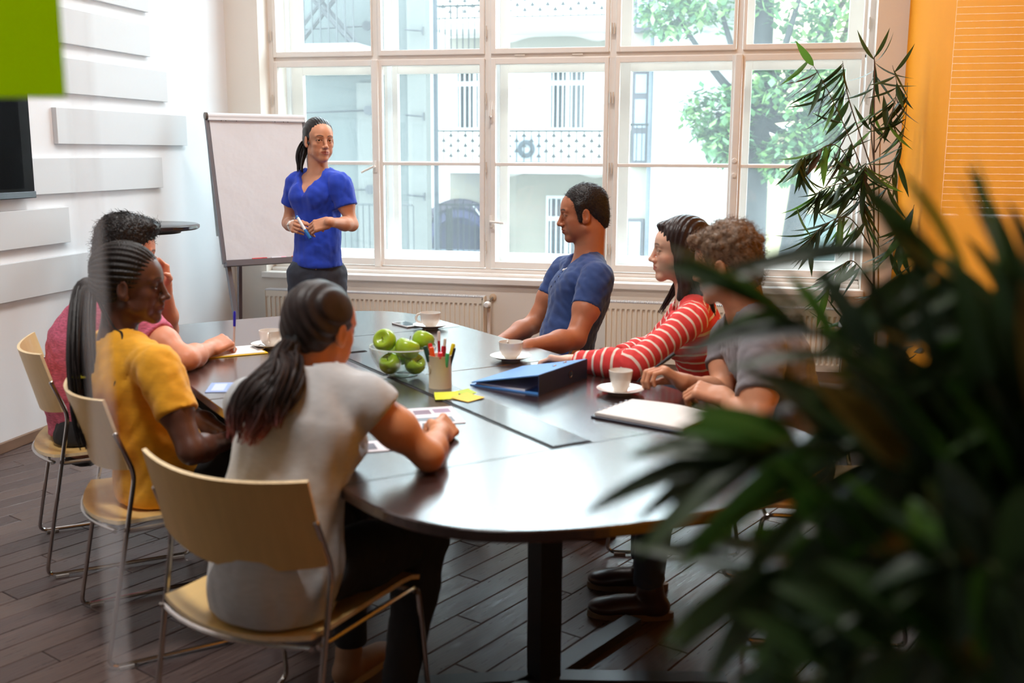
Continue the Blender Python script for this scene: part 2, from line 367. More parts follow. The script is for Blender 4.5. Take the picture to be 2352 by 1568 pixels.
# ---------------------------------------------------------------- radiators
M_rad = mat('radiator_enamel', (238, 228, 212), .35)
M_radtop = mat('radiator_grille', (240, 240, 242), .35)
M_slot = mat('radiator_slot', (70, 80, 100), .7)
M_brass = mat('valve_metal', (170, 165, 158), .3, metal=.9)
def radiator(x0, x1, label, valve_r=True):
    t = thing('radiator', label, 'radiator', ((x0 + x1) / 2, YW - .085, .14))
    hw = (x1 - x0) / 2; H = .40
    b = MB()
    n = int(round(2 * hw / .0335)); p = 2 * hw / n
    # front panel with pressed vertical channels: profile along x
    xs = []; 
    for i in range(n):
        a = -hw + i * p
        xs += [(a + p * .10, 0), (a + p * .22, .010), (a + p * .62, .010), (a + p * .74, 0)]
    zt, zb = H - .045, .04
    vs = []; fs = []
    for (x, d) in xs:
        for z, dd in ((0, 0), (zb, 0), (zb + .012, d), (zt - .012, d), (zt, 0), (H - .004, 0)): vs.append((x, -.045 + dd, z))
    for i in range(len(xs) - 1):
        for k in range(5): fs.append((i * 6 + k, (i + 1) * 6 + k, (i + 1) * 6 + k + 1, i * 6 + k + 1))
    b.add(vs, fs); b.build('front_panel', M_rad, t)
    MB().box((-hw, .02, 0), (hw, .03, H - .004)).box((-hw, -.034, .01), (hw, -.03, H - .01)).build('back_panel', M_rad, t)
    MB().box((-hw - .004, -.046, -.002), (-hw + .001, .04, H), .002).build('side_cover', M_rad, t)
    MB().box((hw - .001, -.046, -.002), (hw + .004, .04, H), .002).build('side_cover', M_rad, t)
    g = MB(); ns = int(2 * hw / .012); g.box((-hw, -.046, H - .006), (hw, -.036, H + .002)); g.box((-hw, .030, H - .006), (hw, .04, H + .002)); g.box((-hw, -.003, H - .006), (hw, .001, H + .002))
    for i in range(ns + 1):
        x = -hw + (2 * hw) * i / ns; g.box((x - .002, -.046, H - .006), (x + .002, .04, H + .002))
    gr = g.build('grille', M_radtop, t)
    MB().box((-hw, -.036, H - .02), (hw, .03, H - .016)).build('fin_pack', M_slot, t)
    for bx_ in (-hw + .2, hw - .23): MB().box((bx_, .03, .08), (bx_ + .03, .079, .3)).build('bracket', M_rad, t)
    sx = 1 if valve_r else -1; vx = sx * (hw + .03)
    zv = H - .05 if valve_r else .06
    v = MB(); v.tube([(sx * (hw - .01), 0, zv), (vx, 0, zv)], .010, 10); v.tube([(vx, 0, zv - .03), (vx, 0, zv + .02)], .012, 10)
    vb = v.build('valve', M_brass, t, True)
    k = MB(); k.lathe([(0, 0), (.016, 0), (.02, .008), (.022, .03), (.021, .055), (.015, .062), (0, .063)], (vx, -.01, zv), 20, (0, -1, 0))
    if valve_r: k.build('thermostat_knob', mat('valve_white', (236, 234, 232), .35), t, True)
    q = MB(); q.tube([(vx, 0, zv - .03), (vx, 0, -.14)] if valve_r else [(vx, 0, zv), (vx, .05, zv)], .013 if valve_r else .01, 10)
    q.build('pipe', M_frame if valve_r else M_brass, t, True)
    if valve_r:
        MB().tube([(vx, 0, zv), (vx + .01, .05, zv + .03), (vx + .01, .08, zv + .035)], .006, 8).build('wall_pipe', M_brass, t, True)
        MB().lathe([(0, 0), (.024, 0), (.024, .006), (.008, .012), (0, .012)], (vx + .01, .0795, zv + .035), 16, (0, -1, 0)).build('rosette', mat('rosette_beige', (214, 186, 156), .5), t, True)
    return t
radiator(-3.325, -1.735, 'white panel radiator under the left half of the window, behind the standing woman')
radiator(-.90, .60, 'white panel radiator under the right half of the window, behind the man in blue', False)
# ---------------------------------------------------------------- glass partition and the corridor the photograph is taken from
YG = 1.02
M_corr = mat('corridor_paint', (150, 140, 128), .8)
struct(MB().box((XL - .3, -3.4, -.02), (XL, YB, ZC)), 'wall_corridor_left', M_corr)
struct(MB().box((3.2, -3.4, -.02), (3.4, 1.15, ZC)), 'wall_corridor_right', M_corr)
struct(MB().box((XR + .3, 1.02, -.02), (3.4, 1.2, ZC)), 'wall_corridor_end', M_corr)
bw = MB(); bw.box((XL - .3, -3.6, -.02), (.90, -3.4, ZC)); bw.box((1.9, -3.6, -.02), (3.4, -3.4, ZC)); bw.box((.90, -3.6, -.02), (1.9, -3.4, 1.2)); bw.box((.90, -3.6, 2.6), (1.9, -3.4, ZC))
struct(bw, 'wall_front', M_corr)
# glass panes with their joint profile
M_part = glass_mat('partition_glass', (.985, .995, .99), ior=1.35)
for i, (a, b) in enumerate(((XL, -.704), (-.702, XR))):
    struct(MB().add([(a, YG, .02), (b, YG, .02), (b, YG, ZC), (a, YG, ZC)], [(0, 1, 2, 3)]), 'window_%d' % (41 + i), M_part)
ms = bpy.data.materials.new('joint_profile'); ms.use_nodes = True; n_ = ms.node_tree.nodes; l_ = ms.node_tree.links; n_.clear()
o_ = n_.new('ShaderNodeOutputMaterial'); t_ = n_.new('ShaderNodeBsdfTransparent'); d_ = n_.new('ShaderNodeBsdfDiffuse'); x_ = n_.new('ShaderNodeMixShader'); t_.inputs[0].default_value = (1, 1, 1, 1)
tl_ = n_.new('ShaderNodeBsdfTranslucent'); tl_.inputs[0].default_value = (.9, .9, .95, 1); d_.inputs[0].default_value = (.8, .8, .85, 1); x2 = n_.new('ShaderNodeMixShader'); x2.inputs[0].default_value = .6
l_.new(d_.outputs[0], x2.inputs[1]); l_.new(tl_.outputs[0], x2.inputs[2]); x_.inputs[0].default_value = .10; l_.new(t_.outputs[0], x_.inputs[1]); l_.new(x2.outputs[0], x_.inputs[2]); l_.new(x_.outputs[0], o_.inputs[0])
struct(MB().box((-.726, YG + .004, .02), (-.697, YG + .010, ZC)), 'trim_12', ms)
struct(MB().box((XL, YG - .03, -.001), (XR, YG + .03, .03)), 'trim_13', mat('profile_alu', (120, 120, 124), .4, metal=.6))
gcard = mat('green_card', (158, 190, 8), .6); _n = gcard.node_tree.nodes; _t = _n.new('ShaderNodeBsdfTranslucent'); _t.inputs[0].default_value = (*srgb((190, 214, 0)), 1); _m = _n.new('ShaderNodeMixShader'); _m.inputs[0].default_value = .8
gcard.node_tree.links.new(_n['Principled BSDF'].outputs[0], _m.inputs[1]); gcard.node_tree.links.new(_t.outputs[0], _m.inputs[2]); gcard.node_tree.links.new(_m.outputs[0], _n['Material Output'].inputs[0])
gn = thing('green_paper', 'bright green paper stuck on the glass partition, top left corner of the picture', 'paper', (-.81, YG - .004, 1.64))
MB().box((-.18, -.0005, -.084), (.088, .0005, .12)).build('sheet', gcard, gn)
MB().box((-.02, -.0010, .08), (.03, -.0006, .11)).build('tape', mat('tape_clear', (190, 200, 140), .3), gn)
# window with slatted blind behind the camera, seen only as a reflection
vb = thing('window_blind', 'white slatted blind in the corridor window, seen reflected over the orange wall', 'blind', (1.4, -3.38, 1.2))
M_sl = mat('blind_slat', (190, 186, 182), .6)
k = 0; z = .02
while z < 1.38:
    if not (.46 < z % .62 < .60 and False): MB().box((-.5, -.004, z), (.5, .004, z + .0285)).build('slat', M_sl, vb)
    z += .032
# small notice with the network name beside the blind, seen mirrored in the glass
wsn = thing('notice', 'small pale notice with network name, faintly mirrored over the orange wall', 'sign', (.78, -3.395, 1.66))
MB().box((-.11, 0, -.05), (.11, .003, .05)).build('card', mat('notice_card', (196, 186, 170), .7), wsn)
def words(txt, size, x, y, z, par, m, name='lettering'):
    cu = bpy.data.curves.new(name, 'FONT'); cu.body = txt; cu.size = size; cu.align_x = 'CENTER'; cu.extrude = .0004
    ob = bpy.data.objects.new(name, cu); COL.objects.link(ob); me = bpy.data.meshes.new_from_object(ob); bpy.data.objects.remove(ob)
    o = link(me, name, par); me.materials.append(m); o.location = (x, y, z); o.rotation_euler = (R(90), 0, R(180)); return o
M_ink = mat('notice_ink', (40, 34, 30), .7)
words('HUB / HUB', .030, .0, .0035, .012, wsn, M_ink); words('IFeelG', .026, .0, .0035, -.030, wsn, M_ink)
# ---------------------------------------------------------------- courtyard outside
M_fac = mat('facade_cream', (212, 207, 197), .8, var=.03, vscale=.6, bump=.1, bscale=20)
M_facd = mat('facade_painted_shade', (138, 132, 118), .85, var=.03, vscale=.8)  # darker cream, shade below the balconies put into the colour
M_facw = mat('facade_white', (208, 208, 205), .8)
M_rail = mat('balcony_iron', (22, 28, 30), .5)
M_darkwin = mat('far_window_dark', (18, 26, 32), .15, var=.4, vscale=2.0)
M_wf = mat('far_window_frame', (196, 200, 200), .6)
ground = MB().box((-20, 7.6, -1.45), (14, 32, -1.3)).build('ground', mat('courtyard_paving', (120, 118, 112), .9, var=.1), None, kind='structure')
bl = thing('apartment_building', 'cream building across the courtyard with arched doorway and balconies', 'building', (-3.4, 17, -1.3))
def B(mb, name, m, par=None, sm=False):
    for i, v in enumerate(mb.v): mb.v[i] = (v[0] + 3.4, v[1] - 17, v[2] + 1.3)
    return mb.build(name, m, par or bl, sm)
B(MB().box((-9, 17.9, -1.3), (-1.6, 18.4, 6.2)), 'wall', M_fac)
# recessed loggia walls under the balcony slabs (shade put into the colour) with shallow arches
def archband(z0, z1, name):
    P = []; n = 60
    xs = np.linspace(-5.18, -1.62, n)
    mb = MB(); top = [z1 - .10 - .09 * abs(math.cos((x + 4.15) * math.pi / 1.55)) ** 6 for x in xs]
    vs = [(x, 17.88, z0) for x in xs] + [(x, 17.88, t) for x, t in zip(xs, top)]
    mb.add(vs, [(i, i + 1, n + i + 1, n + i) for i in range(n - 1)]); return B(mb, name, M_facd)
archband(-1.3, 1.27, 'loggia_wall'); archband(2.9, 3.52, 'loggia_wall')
for z in (1.30, 3.60):
    B(MB().box((-5.2, 16.95, z - .14), (-1.6, 17.9, z), .01), 'balcony_slab', M_facw)
    rl = B(MB().box((-5.2, 16.98, z + .53), (-1.6, 17.02, z + .56)).box((-5.2, 16.98, z + .03), (-1.6, 17.02, z + .05)), 'balcony_railing', M_rail)
    bars = MB(); x = -5.15; k = 0
    while x < -1.62:
        bars.box((x - .008, 16.99, z + .05), (x + .008, 17.01, z + .53))
        for q in range(2 if k % 2 else 3):
            zz = z + .12 + q * .165 + (.08 if k % 2 else 0)
            bars.add([(x - .045, 16.985, zz), (x + .045, 16.985, zz), (x, 16.985, zz + .07), (x - .045, 17.01, zz), (x + .045, 17.01, zz), (x, 17.01, zz + .07)], [(0, 1, 2), (3, 5, 4), (0, 3, 4, 1), (1, 4, 5, 2), (2, 5, 3, 0)])
        x += .124; k += 1
    o = B(bars, 'baluster', M_rail, bl); o['kind'] = 'stuff'
def fwin(x0, x1, z0, z1, bars=3, trans=None, y=17.86):
    f = B(MB().box((x0 - .05, y, z0 - .04), (x1 + .05, y + .06, z1 + .05)), 'window', M_wf)
    q = (x0 + x1) / 2
    for a, b in ((x0, q - .035), (q + .035, x1)):
        for c, d in (((z0, trans - .04), (trans + .04, z1)) if trans else ((z0, z1),)):
            B(MB().box((a, y - .01, c), (b, y + .02, d)), 'pane', M_darkwin, f)
            g = MB()
            for i in range(bars):
                xx = a + (b - a) * (i + .5) / bars; g.box((xx - .011, y - .05, c), (xx + .011, y - .03, d))
            B(g, 'window_bar', M_wf, f)
fwin(-3.38, -2.82, 1.92, 3.02, 3, 2.66); fwin(-5.02, -4.42, 1.92, 3.02, 3, 2.66)
fwin(-3.40, -2.78, -.25, .72, 3, .38)
fwin(-3.38, -2.82, 4.2, 5.3, 3, 4.9); fwin(-5.02, -4.42, 4.2, 5.3, 3, 4.9)
# arched doorway
pts = []
cx, cz, rr = -4.98, -.12, .82
for i in range(25):
    t = math.pi * i / 24; pts.append((cx + rr * math.cos(t), cz + rr * math.sin(t)))
pts = [(cx + rr, -1.3)] + pts + [(cx - rr, -1.3)]
mb = MB(); n = len(pts); mb.add([(a, 17.80, b) for a, b in pts], [tuple(range(n))])
door = B(mb, 'arched_doorway', mat('arch_door_leaf', (22, 22, 44), .3, var=.3, vscale=3))
for rad, cc, nn in ((.68, (62, 54, 68), 15), (.50, (38, 38, 72), 11)):
    for i in range(nn):
        t0, t1 = math.pi * i / nn + .01, math.pi * (i + 1) / nn - .01
        q = MB(); P = [(cx + r_ * math.cos(t), y_, cz + r_ * math.sin(t)) for y_ in (17.76, 17.8) for r_, t in ((rad, t0), (rad + .13, t0), (rad + .13, t1), (rad, t1))]
        q.add(P, [(0, 1, 2, 3), (4, 7, 6, 5), (0, 4, 5, 1), (1, 5, 6, 2), (2, 6, 7, 3), (3, 7, 4, 0)])
        B(q, 'arch_stone', mat('arch_stone_%d' % nn, cc, .6, var=.35, vscale=2), door)
B(MB().box((cx - rr, 17.74, cz - .12), (cx + rr, 17.8, cz - .07)), 'transom', mat('arch_transom', (90, 100, 110), .5), door)
B(MB().tube([(-4.7, 17.6, .62), (-4.05, 17.6, -.25)], .014, 6), 'cable', M_wf, bl)
ac = thing('air_conditioner', 'pale air conditioner unit on the balcony behind the railing', 'air conditioner', (-3.7, 17.5, 1.31))
MB().box((-.27, -.14, 0), (.27, .14, .48), .02).build('housing', mat('ac_grey', (170, 178, 182), .5), ac)
MB().lathe([(.07, 0), (.15, 0), (.15, .02), (.13, .03), (.07, .02)], (0, -.14, .25), 20, (0, -1, 0)).build('fan_guard', mat('ac_fan', (60, 70, 78), .5), ac, True)
B(MB().box((-4.02, 17.8, 2.58), (-3.86, 17.9, 2.68), .01), 'wall_lamp', mat('lamp_box', (170, 170, 160), .5))
dp = MB().tube([(-4.98, 16.4, -1.3), (-4.98, 16.4, 6)], .045, 10).build('drainpipe', mat('drain_zinc', (40, 50, 58), .5), None, label='grey vertical drainpipe where the two courtyard wings meet', category='pipe')
# left wing: nearer, with ironwork
lw = thing('courtyard_wing', 'pale green grey wing at the left with vertical stripes and tie plates', 'building', (-5, 12.8, -1.3))
def LB(mb, name, m, par=None):
    for i, v in enumerate(mb.v): mb.v[i] = (v[0] + 5, v[1] - 12.8, v[2] + 1.3)
    return mb.build(name, m, par or lw)
M_lw = mat('wing_plaster', (62, 68, 66), .8, var=.10, vscale=2.2, stretch=(1, 1, .12))
LB(MB().box((-8, 12.8, -1.3), (-4.22, 13.2, 5.6)), 'wall', M_lw)
LB(MB().box((-4.9, 12.72, -1.3), (-4.66, 12.8, 2.35)).box((-4.22, 12.7, -1.3), (-3.98, 12.9, 5.6)), 'pier', mat('wing_pier', (78, 80, 76), .8))
for z in (1.0, 1.98, 3.0):
    LB(MB().tube([(-5.7, 12.66, z), (-4.7, 12.66, z + .03)], .012, 6).lathe([(0, 0), (.06, 0), (.06, .02), (0, .02)], (-4.72, 12.66, z + .03), 14, (0, -1, 0)), 'tie_plate', mat('tie_iron', (14, 20, 26), .5))
    LB(MB().tube([(-4.22, 12.62, z - .03), (-3.98, 12.62, z - .05)], .012, 6).box((-4.0, 12.6, z - .1), (-3.98, 12.64, z)), 'tie_bar', mat('tie_iron', (14, 20, 26)))
LB(MB().box((-5.6, 11.6, 2.62), (-4.45, 12.8, 2.72)), 'balcony_slab', mat('balc_grey', (120, 122, 120), .7))
q = MB(); q.box((-5.6, 11.6, 3.5), (-4.5, 11.63, 3.53))
for i in range(12): q.box((-5.6 + i * .1, 11.6, 2.72), (-5.585 + i * .1, 11.615, 3.5))
LB(q, 'balcony_railing', M_rail)
q = MB(); q.box((-4.98, 12.0, .86), (-3.95, 12.03, .885))
for i in range(14): q.box((-4.98 + i * .08, 12.0, .2), (-4.968 + i * .08, 12.015, .87))
LB(q, 'garden_railing', M_rail)
q = MB(); q.box((-4.25, 15.4, .62), (-3.6 - 1.0, 15.43, .65))
q = MB()
for i in range(9): q.box((-4.62 + i * .09, 15.4, -.6), (-4.605 + i * .09, 15.415, .72))
q.box((-4.64, 15.4, .70), (-3.88, 15.42, .73)); q.box((-4.5, 15.36, -.6), (-4.44, 15.44, .66)); LB(q, 'gate_railing', M_rail)
q = MB()
for i in range(9): q.box((-4.62 + i * .09, 15.4, 2.8), (-4.605 + i * .09, 15.415, 3.6))
q.box((-4.64, 15.4, 3.6), (-3.88, 15.42, 3.63)); LB(q, 'stair_railing', M_rail)
# folding table and bicycle clutter on that balcony: crossed legs of a drying rack
dr = thing('folding_table', 'grey folding table with crossed legs on the upper left balcony', 'table', (-5.02, 12.0, 2.72))
for a in (-.14, .14):
    MB().tube([(-.42, a, 0), (.30, a, .78)], .026, 6).build('leg', mat('table_weathered', (40, 42, 44), .7), dr)
    MB().tube([(.42, a, 0), (-.30, a, .78)], .026, 6).build('leg', mat('table_weathered', (40, 42, 44)), dr)
MB().box((-.5, -.25, .78), (.5, .25, .81), .004).build('tabletop', mat('table_weathered', (40, 42, 44)), dr)
# right wing: bright blank wall with a column of French windows
rw = thing('white_wing', 'bright white blank wall of the courtyard behind the seated woman', 'building', (-.8, 15, -1.3))
def RB(mb, name, m, par=None):
    for i, v in enumerate(mb.v): mb.v[i] = (v[0] + .8, v[1] - 15, v[2] + 1.3)
    return mb.build(name, m, par or rw)
RB(MB().box((-1.42, 14.6, -1.3), (-.30, 15.2, 5.6)), 'wall', M_facw)
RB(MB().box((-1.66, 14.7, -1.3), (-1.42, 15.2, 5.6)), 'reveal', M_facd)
for z0, z1 in ((1.34, 2.6), (3.1, 4.4)):
    f = RB(MB().box((-1.64, 14.6, z0), (-1.40, 14.7, z1)), 'window', mat('french_frame', (62, 60, 66), .5))
    for a, b in ((z0 + .06, z0 + .42), (z0 + .5, z1 - .38), (z1 - .3, z1 - .05)):
        RB(MB().box((-1.60, 14.58, a), (-1.45, 14.62, b)), 'pane', mat('french_pane', (130, 140, 150), .2), f)
f = RB(MB().box((-1.66, 14.6, -.6), (-1.44, 14.7, .6)), 'window', mat('french_frame', (62, 60, 66)))
RB(MB().box((-1.64, 14.57, -.56), (-1.48, 14.61, .56)), 'pane', mat('blind_pane', (150, 160, 160), .5), f)
RB(MB().tube([(-1.38, 14.5, -1.3), (-1.38, 14.5, 5.6)], .03, 6), 'gutter_pipe', mat('gutter', (84, 92, 100), .5))
q = MB(); q.box((-1.68, 14.3, 1.86), (-1.38, 14.33, 1.89))
for i in range(5): q.box((-1.68 + i * .07, 14.3, 1.34), (-1.668 + i * .07, 14.315, 1.88))
RB(q, 'railing', M_rail)
# yellow house far right, seen below the crowns
yh = thing('yellow_house', 'pale yellow house with low arch and grey shutter behind the trees', 'building', (2.5, 24, -1.3))
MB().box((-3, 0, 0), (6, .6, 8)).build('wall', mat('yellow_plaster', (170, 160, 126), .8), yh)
MB().box((-3, -.5, 3.2), (6, 0, 3.4)).build('balcony_slab', M_facw, yh)
pts = [(-1.9 + 1.9 * math.cos(math.pi * i / 20), 1.6 + .5 * math.sin(math.pi * i / 20)) for i in range(21)] + [(-3.8, 0), (0, 0)]
mb = MB(); mb.add([(a + .6, -.02, b) for a, b in pts], [tuple(range(len(pts)))]); mb.build('arch_recess', mat('yellow_painted_shade', (140, 132, 100), .8), yh)  # flat arch patch, shade of the recess put into a darker yellow
MB().box((-1.6, -.06, .5), (-.1, 0, 1.5), .01).build('shutter', mat('shutter_grey', (70, 88, 84), .5), yh)
# trees
M_bark = mat('bark', (52, 54, 54), .9, var=.35, vscale=5, stretch=(1, 1, .25), bump=.8, bscale=14)
M_leaf = [mat('tree_leaf_%d' % i, c, .6, var=.25, vscale=3) for i, c in enumerate([(84, 124, 80), (112, 152, 84), (62, 98, 66)])]
def tree(x, y, lean, h, r, crown, label, n=1500, seed=1):
    rnd = random.Random(seed)
    t = thing('tree', label, 'tree', (x, y, -1.3))
    tr = [(0, 0, 0), (lean * .3, 0, h * .3), (lean * .6, 0, h * .62), (lean, .1, h)]
    MB().tube(smoothpath(tr, 5), list(np.linspace(r, r * .5, 16)), 12).build('trunk', M_bark, t, True)
    b = MB()
    for cx, cy, cz, cr in crown:
        b.tube(smoothpath([tr[2], ((tr[2][0] + cx) / 2, cy / 2, (tr[2][2] + cz) / 2 - .1), (cx, cy, cz)], 4), list(np.linspace(r * .38, .02, 9)), 6)
    b.build('branch', M_bark, t, True)
    lv = MB(); N = n // len(crown)
    for cx, cy, cz, cr in crown:
        for _ in range(N):
            d = nrm(V(rnd.gauss(0, 1), rnd.gauss(0, 1), rnd.gauss(0, 1))) * cr * rnd.uniform(.25, 1) ** .5
            c = V(cx, cy, cz) + d * V(1, 1, .8); a = nrm(V(rnd.gauss(0, 1), rnd.gauss(0, 1), rnd.gauss(0, .5) - .3)); s_, u_, _ = frame(a)
            L_, w_ = rnd.uniform(.10, .2), rnd.uniform(.025, .05); lv.cur = rnd.choice([0, 0, 1, 1, 2])
            lv.add([c, c + a * L_ * .5 + s_ * w_, c + a * L_, c + a * L_ * .5 - s_ * w_], [(0, 1, 2, 3)])
    lv.build('foliage', M_leaf, t, kind='stuff')
    return t
tree(.02, 14.0, .05, 5.2, .21, [(.35, -.4, 2.75, .35), (.75, -.3, 3.05, .45), (-.35, -.4, 2.95, .3), (-.5, -.3, 3.3, .45), (.3, -.4, 3.7, .6), (.9, 0, 4.1, .7), (-.6, 0, 4.9, .75), (.5, -.5, 4.9, .8), (1.3, 0, 5.2, .8), (1.5, -.5, 3.6, .6), (-1.1, -.2, 4.6, .5)], 'grey barked tree with thick upright trunk outside the right window', 9000, 3)
tree(.42, 15.0, .45, 4.6, .18, [(.9, -.2, 3.1, .5), (1.3, -.2, 2.9, .45), (1.0, 0, 3.6, .7), (1.6, 0, 4.4, .9), (2.3, 0, 5.2, 1.0), (2.4, 0, 3.7, .7), (1.0, 0, 5.6, .9)], 'grey barked tree with leaning trunk, right of the thick one', 8000, 5)
tree(-.9, 13.3, .3, 1.3, .05, [(.55, 0, 1.35, .26), (.4, 0, .95, .2), (.75, 0, 1.7, .18)], 'small leafy sapling low against the bright white wall', 500, 8)
# ---------------------------------------------------------------- fill lights added under the ceiling, out of view
M_fillbody = mat('fill_lamp_body', (220, 220, 220), .4)
def fill_lamp(x, y, power, lab, sx=1.2, sy=.3):  # added fill light that brightens the room, with a housing around it
    t = thing('added_fill_light', lab, 'added fill light', (x, y, ZC - .12), 0, 'added fill lights above the room')
    MB().box((-sx / 2, -sy / 2, .02), (sx / 2, sy / 2, .12), .01).build('housing', M_fillbody, t)
    d = bpy.data.lights.new('fill_light', 'AREA'); d.shape = 'RECTANGLE'; d.size = sx; d.size_y = sy; d.energy = power; d.color = (1.0, .96, .93)
    o = bpy.data.objects.new('fill_light', d); o.location = (x, y, ZC - .125); COL.objects.link(o)
fill_lamp(-1.4, 4.9, 50, 'added ceiling fill light nearer the window, above the picture'); fill_lamp(-1.3, 1.9, 60, 'added ceiling fill light nearer the corridor, above the picture')

# ---------------------------------------------------------------- table
TO = V(-.4285, 2.633, 0); TA = V(.697, -.717, 0); TP = V(.717, .697, 0); TZ = .74
def T(a, b, z=TZ): return TO + TA * a + TP * b + V(0, 0, z)
table = thing('conference_table', 'dark brown oval conference table with inset cable flaps down the middle', 'table', tuple(T(-.97, 0, 0)))
def tl(p): return V(*p) - V(*table.location)
M_tab = mat('table_veneer', (48, 30, 28), .24, var=.22, vscale=4, stretch=(1, 6, 1), rot=(0, 0, R(45.8)), spec=.8, coat=.9, bump=.06, bscale=40)
side = [(.572, 0), (.568, .09), (.555, .18), (.534, .277), (.50, .374), (.452, .474), (.382, .552), (.30, .606), (.2, .64), (.05, .658), (-.3, .672), (-.75, .68), (-1.2, .68), (-1.7, .680),
        (-1.98, .674), (-2.14, .665), (-2.28, .640), (-2.39, .585), (-2.455, .51), (-2.49, .42), (-2.507, .28), (-2.515, .12), (-2.517, 0)]
sp = smoothpath([(a, b, 0) for a, b in side], 3)
outl = [(p[0], p[1]) for p in sp] + [(p[0], -p[1]) for p in sp[-2:0:-1]]
def world2(pts, z): return [tuple(tl(T(a, b, z))) for a, b in pts]
def slab(pts, z0, z1, ch=.004):
    n = len(pts); c = np.mean(np.array(pts), 0)
    inn = [tuple(c + (np.array(p) - c) * (1 - ch / max(.3, np.linalg.norm(np.array(p) - c)))) for p in pts]
    m = MB(); m.add(world2(inn, z0) + world2(pts, z0 + ch) + world2(pts, z1 - ch) + world2(inn, z1),
        [tuple(range(n))] + [(k * n + (i + 1) % n, k * n + i, (k + 1) * n + i, (k + 1) * n + (i + 1) % n) for k in range(3) for i in range(n)] + [tuple(reversed(range(3 * n, 4 * n)))])
    return m
M_tab.node_tree.nodes['Principled BSDF'].inputs['Coat IOR'].default_value = 1.65; M_tab.node_tree.nodes['Principled BSDF'].inputs['Coat Roughness'].default_value = .20
# two half tops meeting in a joint at a = -1.0
def clip(pts, keep):
    out = []; n = len(pts)
    for i in range(n):
        p, q = pts[i], pts[(i + 1) % n]; kp, kq = keep(p[0]), keep(q[0])
        if kp >= 0: out.append(p)
        if kp * kq < 0: t = kp / (kp - kq); out.append((p[0] + (q[0] - p[0]) * t, p[1] + (q[1] - p[1]) * t))
    return out
for kk, keep in enumerate([lambda a: a + .999, lambda a: -1.001 - a]):
    pts = clip(outl, keep)
    slab(pts, TZ - .028, TZ, .0035 if kk < 2 else 0).build('tabletop', M_tab, table)
for x in (.002, -1.83):  # fine veneer joints across the top
    m = MB(); m.obox(tl(T(x, 0, TZ + .0002)), TA, TP, V(0, 0, 1), (.0012, .655, .0003)); m.build('veneer_joint', mat('joint_dark', (24, 16, 18), .5), table)
# cable flaps
M_flap = mat('flap_metal', (58, 62, 70), .22, var=.25, vscale=9, spec=.6, coat=.5)
M_gap = mat('flap_gap', (8, 8, 12), .6)
for a0, a1 in ((-.62, -.012), (-1.02, -.66), (-1.46, -1.06), (-2.0, -1.50)):
    m = MB(); m.obox(tl(T((a0 + a1) / 2, 0, TZ + .0006)), TA, TP, V(0, 0, 1), ((a1 - a0) / 2 + .006, .066, .0008)); m.build('flap_recess', M_gap, table)
    m = MB(); m.obox(tl(T((a0 + a1) / 2, .002, TZ + .002)), TA, TP, V(0, 0, 1), ((a1 - a0) / 2, .058, .0022)); m.build('cable_flap', M_flap, table)
# columns with splayed feet
M_leg = mat('table_leg_black', (20, 20, 24), .35, spec=.5)
for ca in (-.13, -1.85):
    m = MB(); m.obox(tl(T(ca, 0, .37)), TA, TP, V(0, 0, 1), (.035, .035, .345)); m.build('column', M_leg, table)
    m = MB(); m.obox(tl(T(ca, 0, TZ - .04)), TA, TP, V(0, 0, 1), (.30, .05, .012)); m.obox(tl(T(ca, 0, TZ - .04)), TP, TA, V(0, 0, 1), (.45, .03, .011)); m.build('bracket', M_leg, table)
    c0 = T(ca, 0, 0)
    for tgt in ((.20, .42), (.49, .10), (-.34, -.12), (-.22, -.36)) if ca > -1 else ((-.3, .3), (-.3, -.3), (.3, .3), (.3, -.3)):
        e = c0 + (V(tgt[0] + .33, tgt[1], 0) if False else V(tgt[0], tgt[1], 0)) if ca > -1 else T(ca + tgt[0], tgt[1], 0)
        d = nrm(e - c0); s_ = V(-d[1], d[0], 0)
        m = MB(); Lf = np.linalg.norm(e - c0)
        m.obox(tl(c0 + d * Lf / 2 + V(0, 0, .016)), d, s_, V(0, 0, 1), (Lf / 2 + .02, .03, .016)); m.build('foot', mat('table_foot_grey', (46, 46, 52), .32, spec=.6), table)

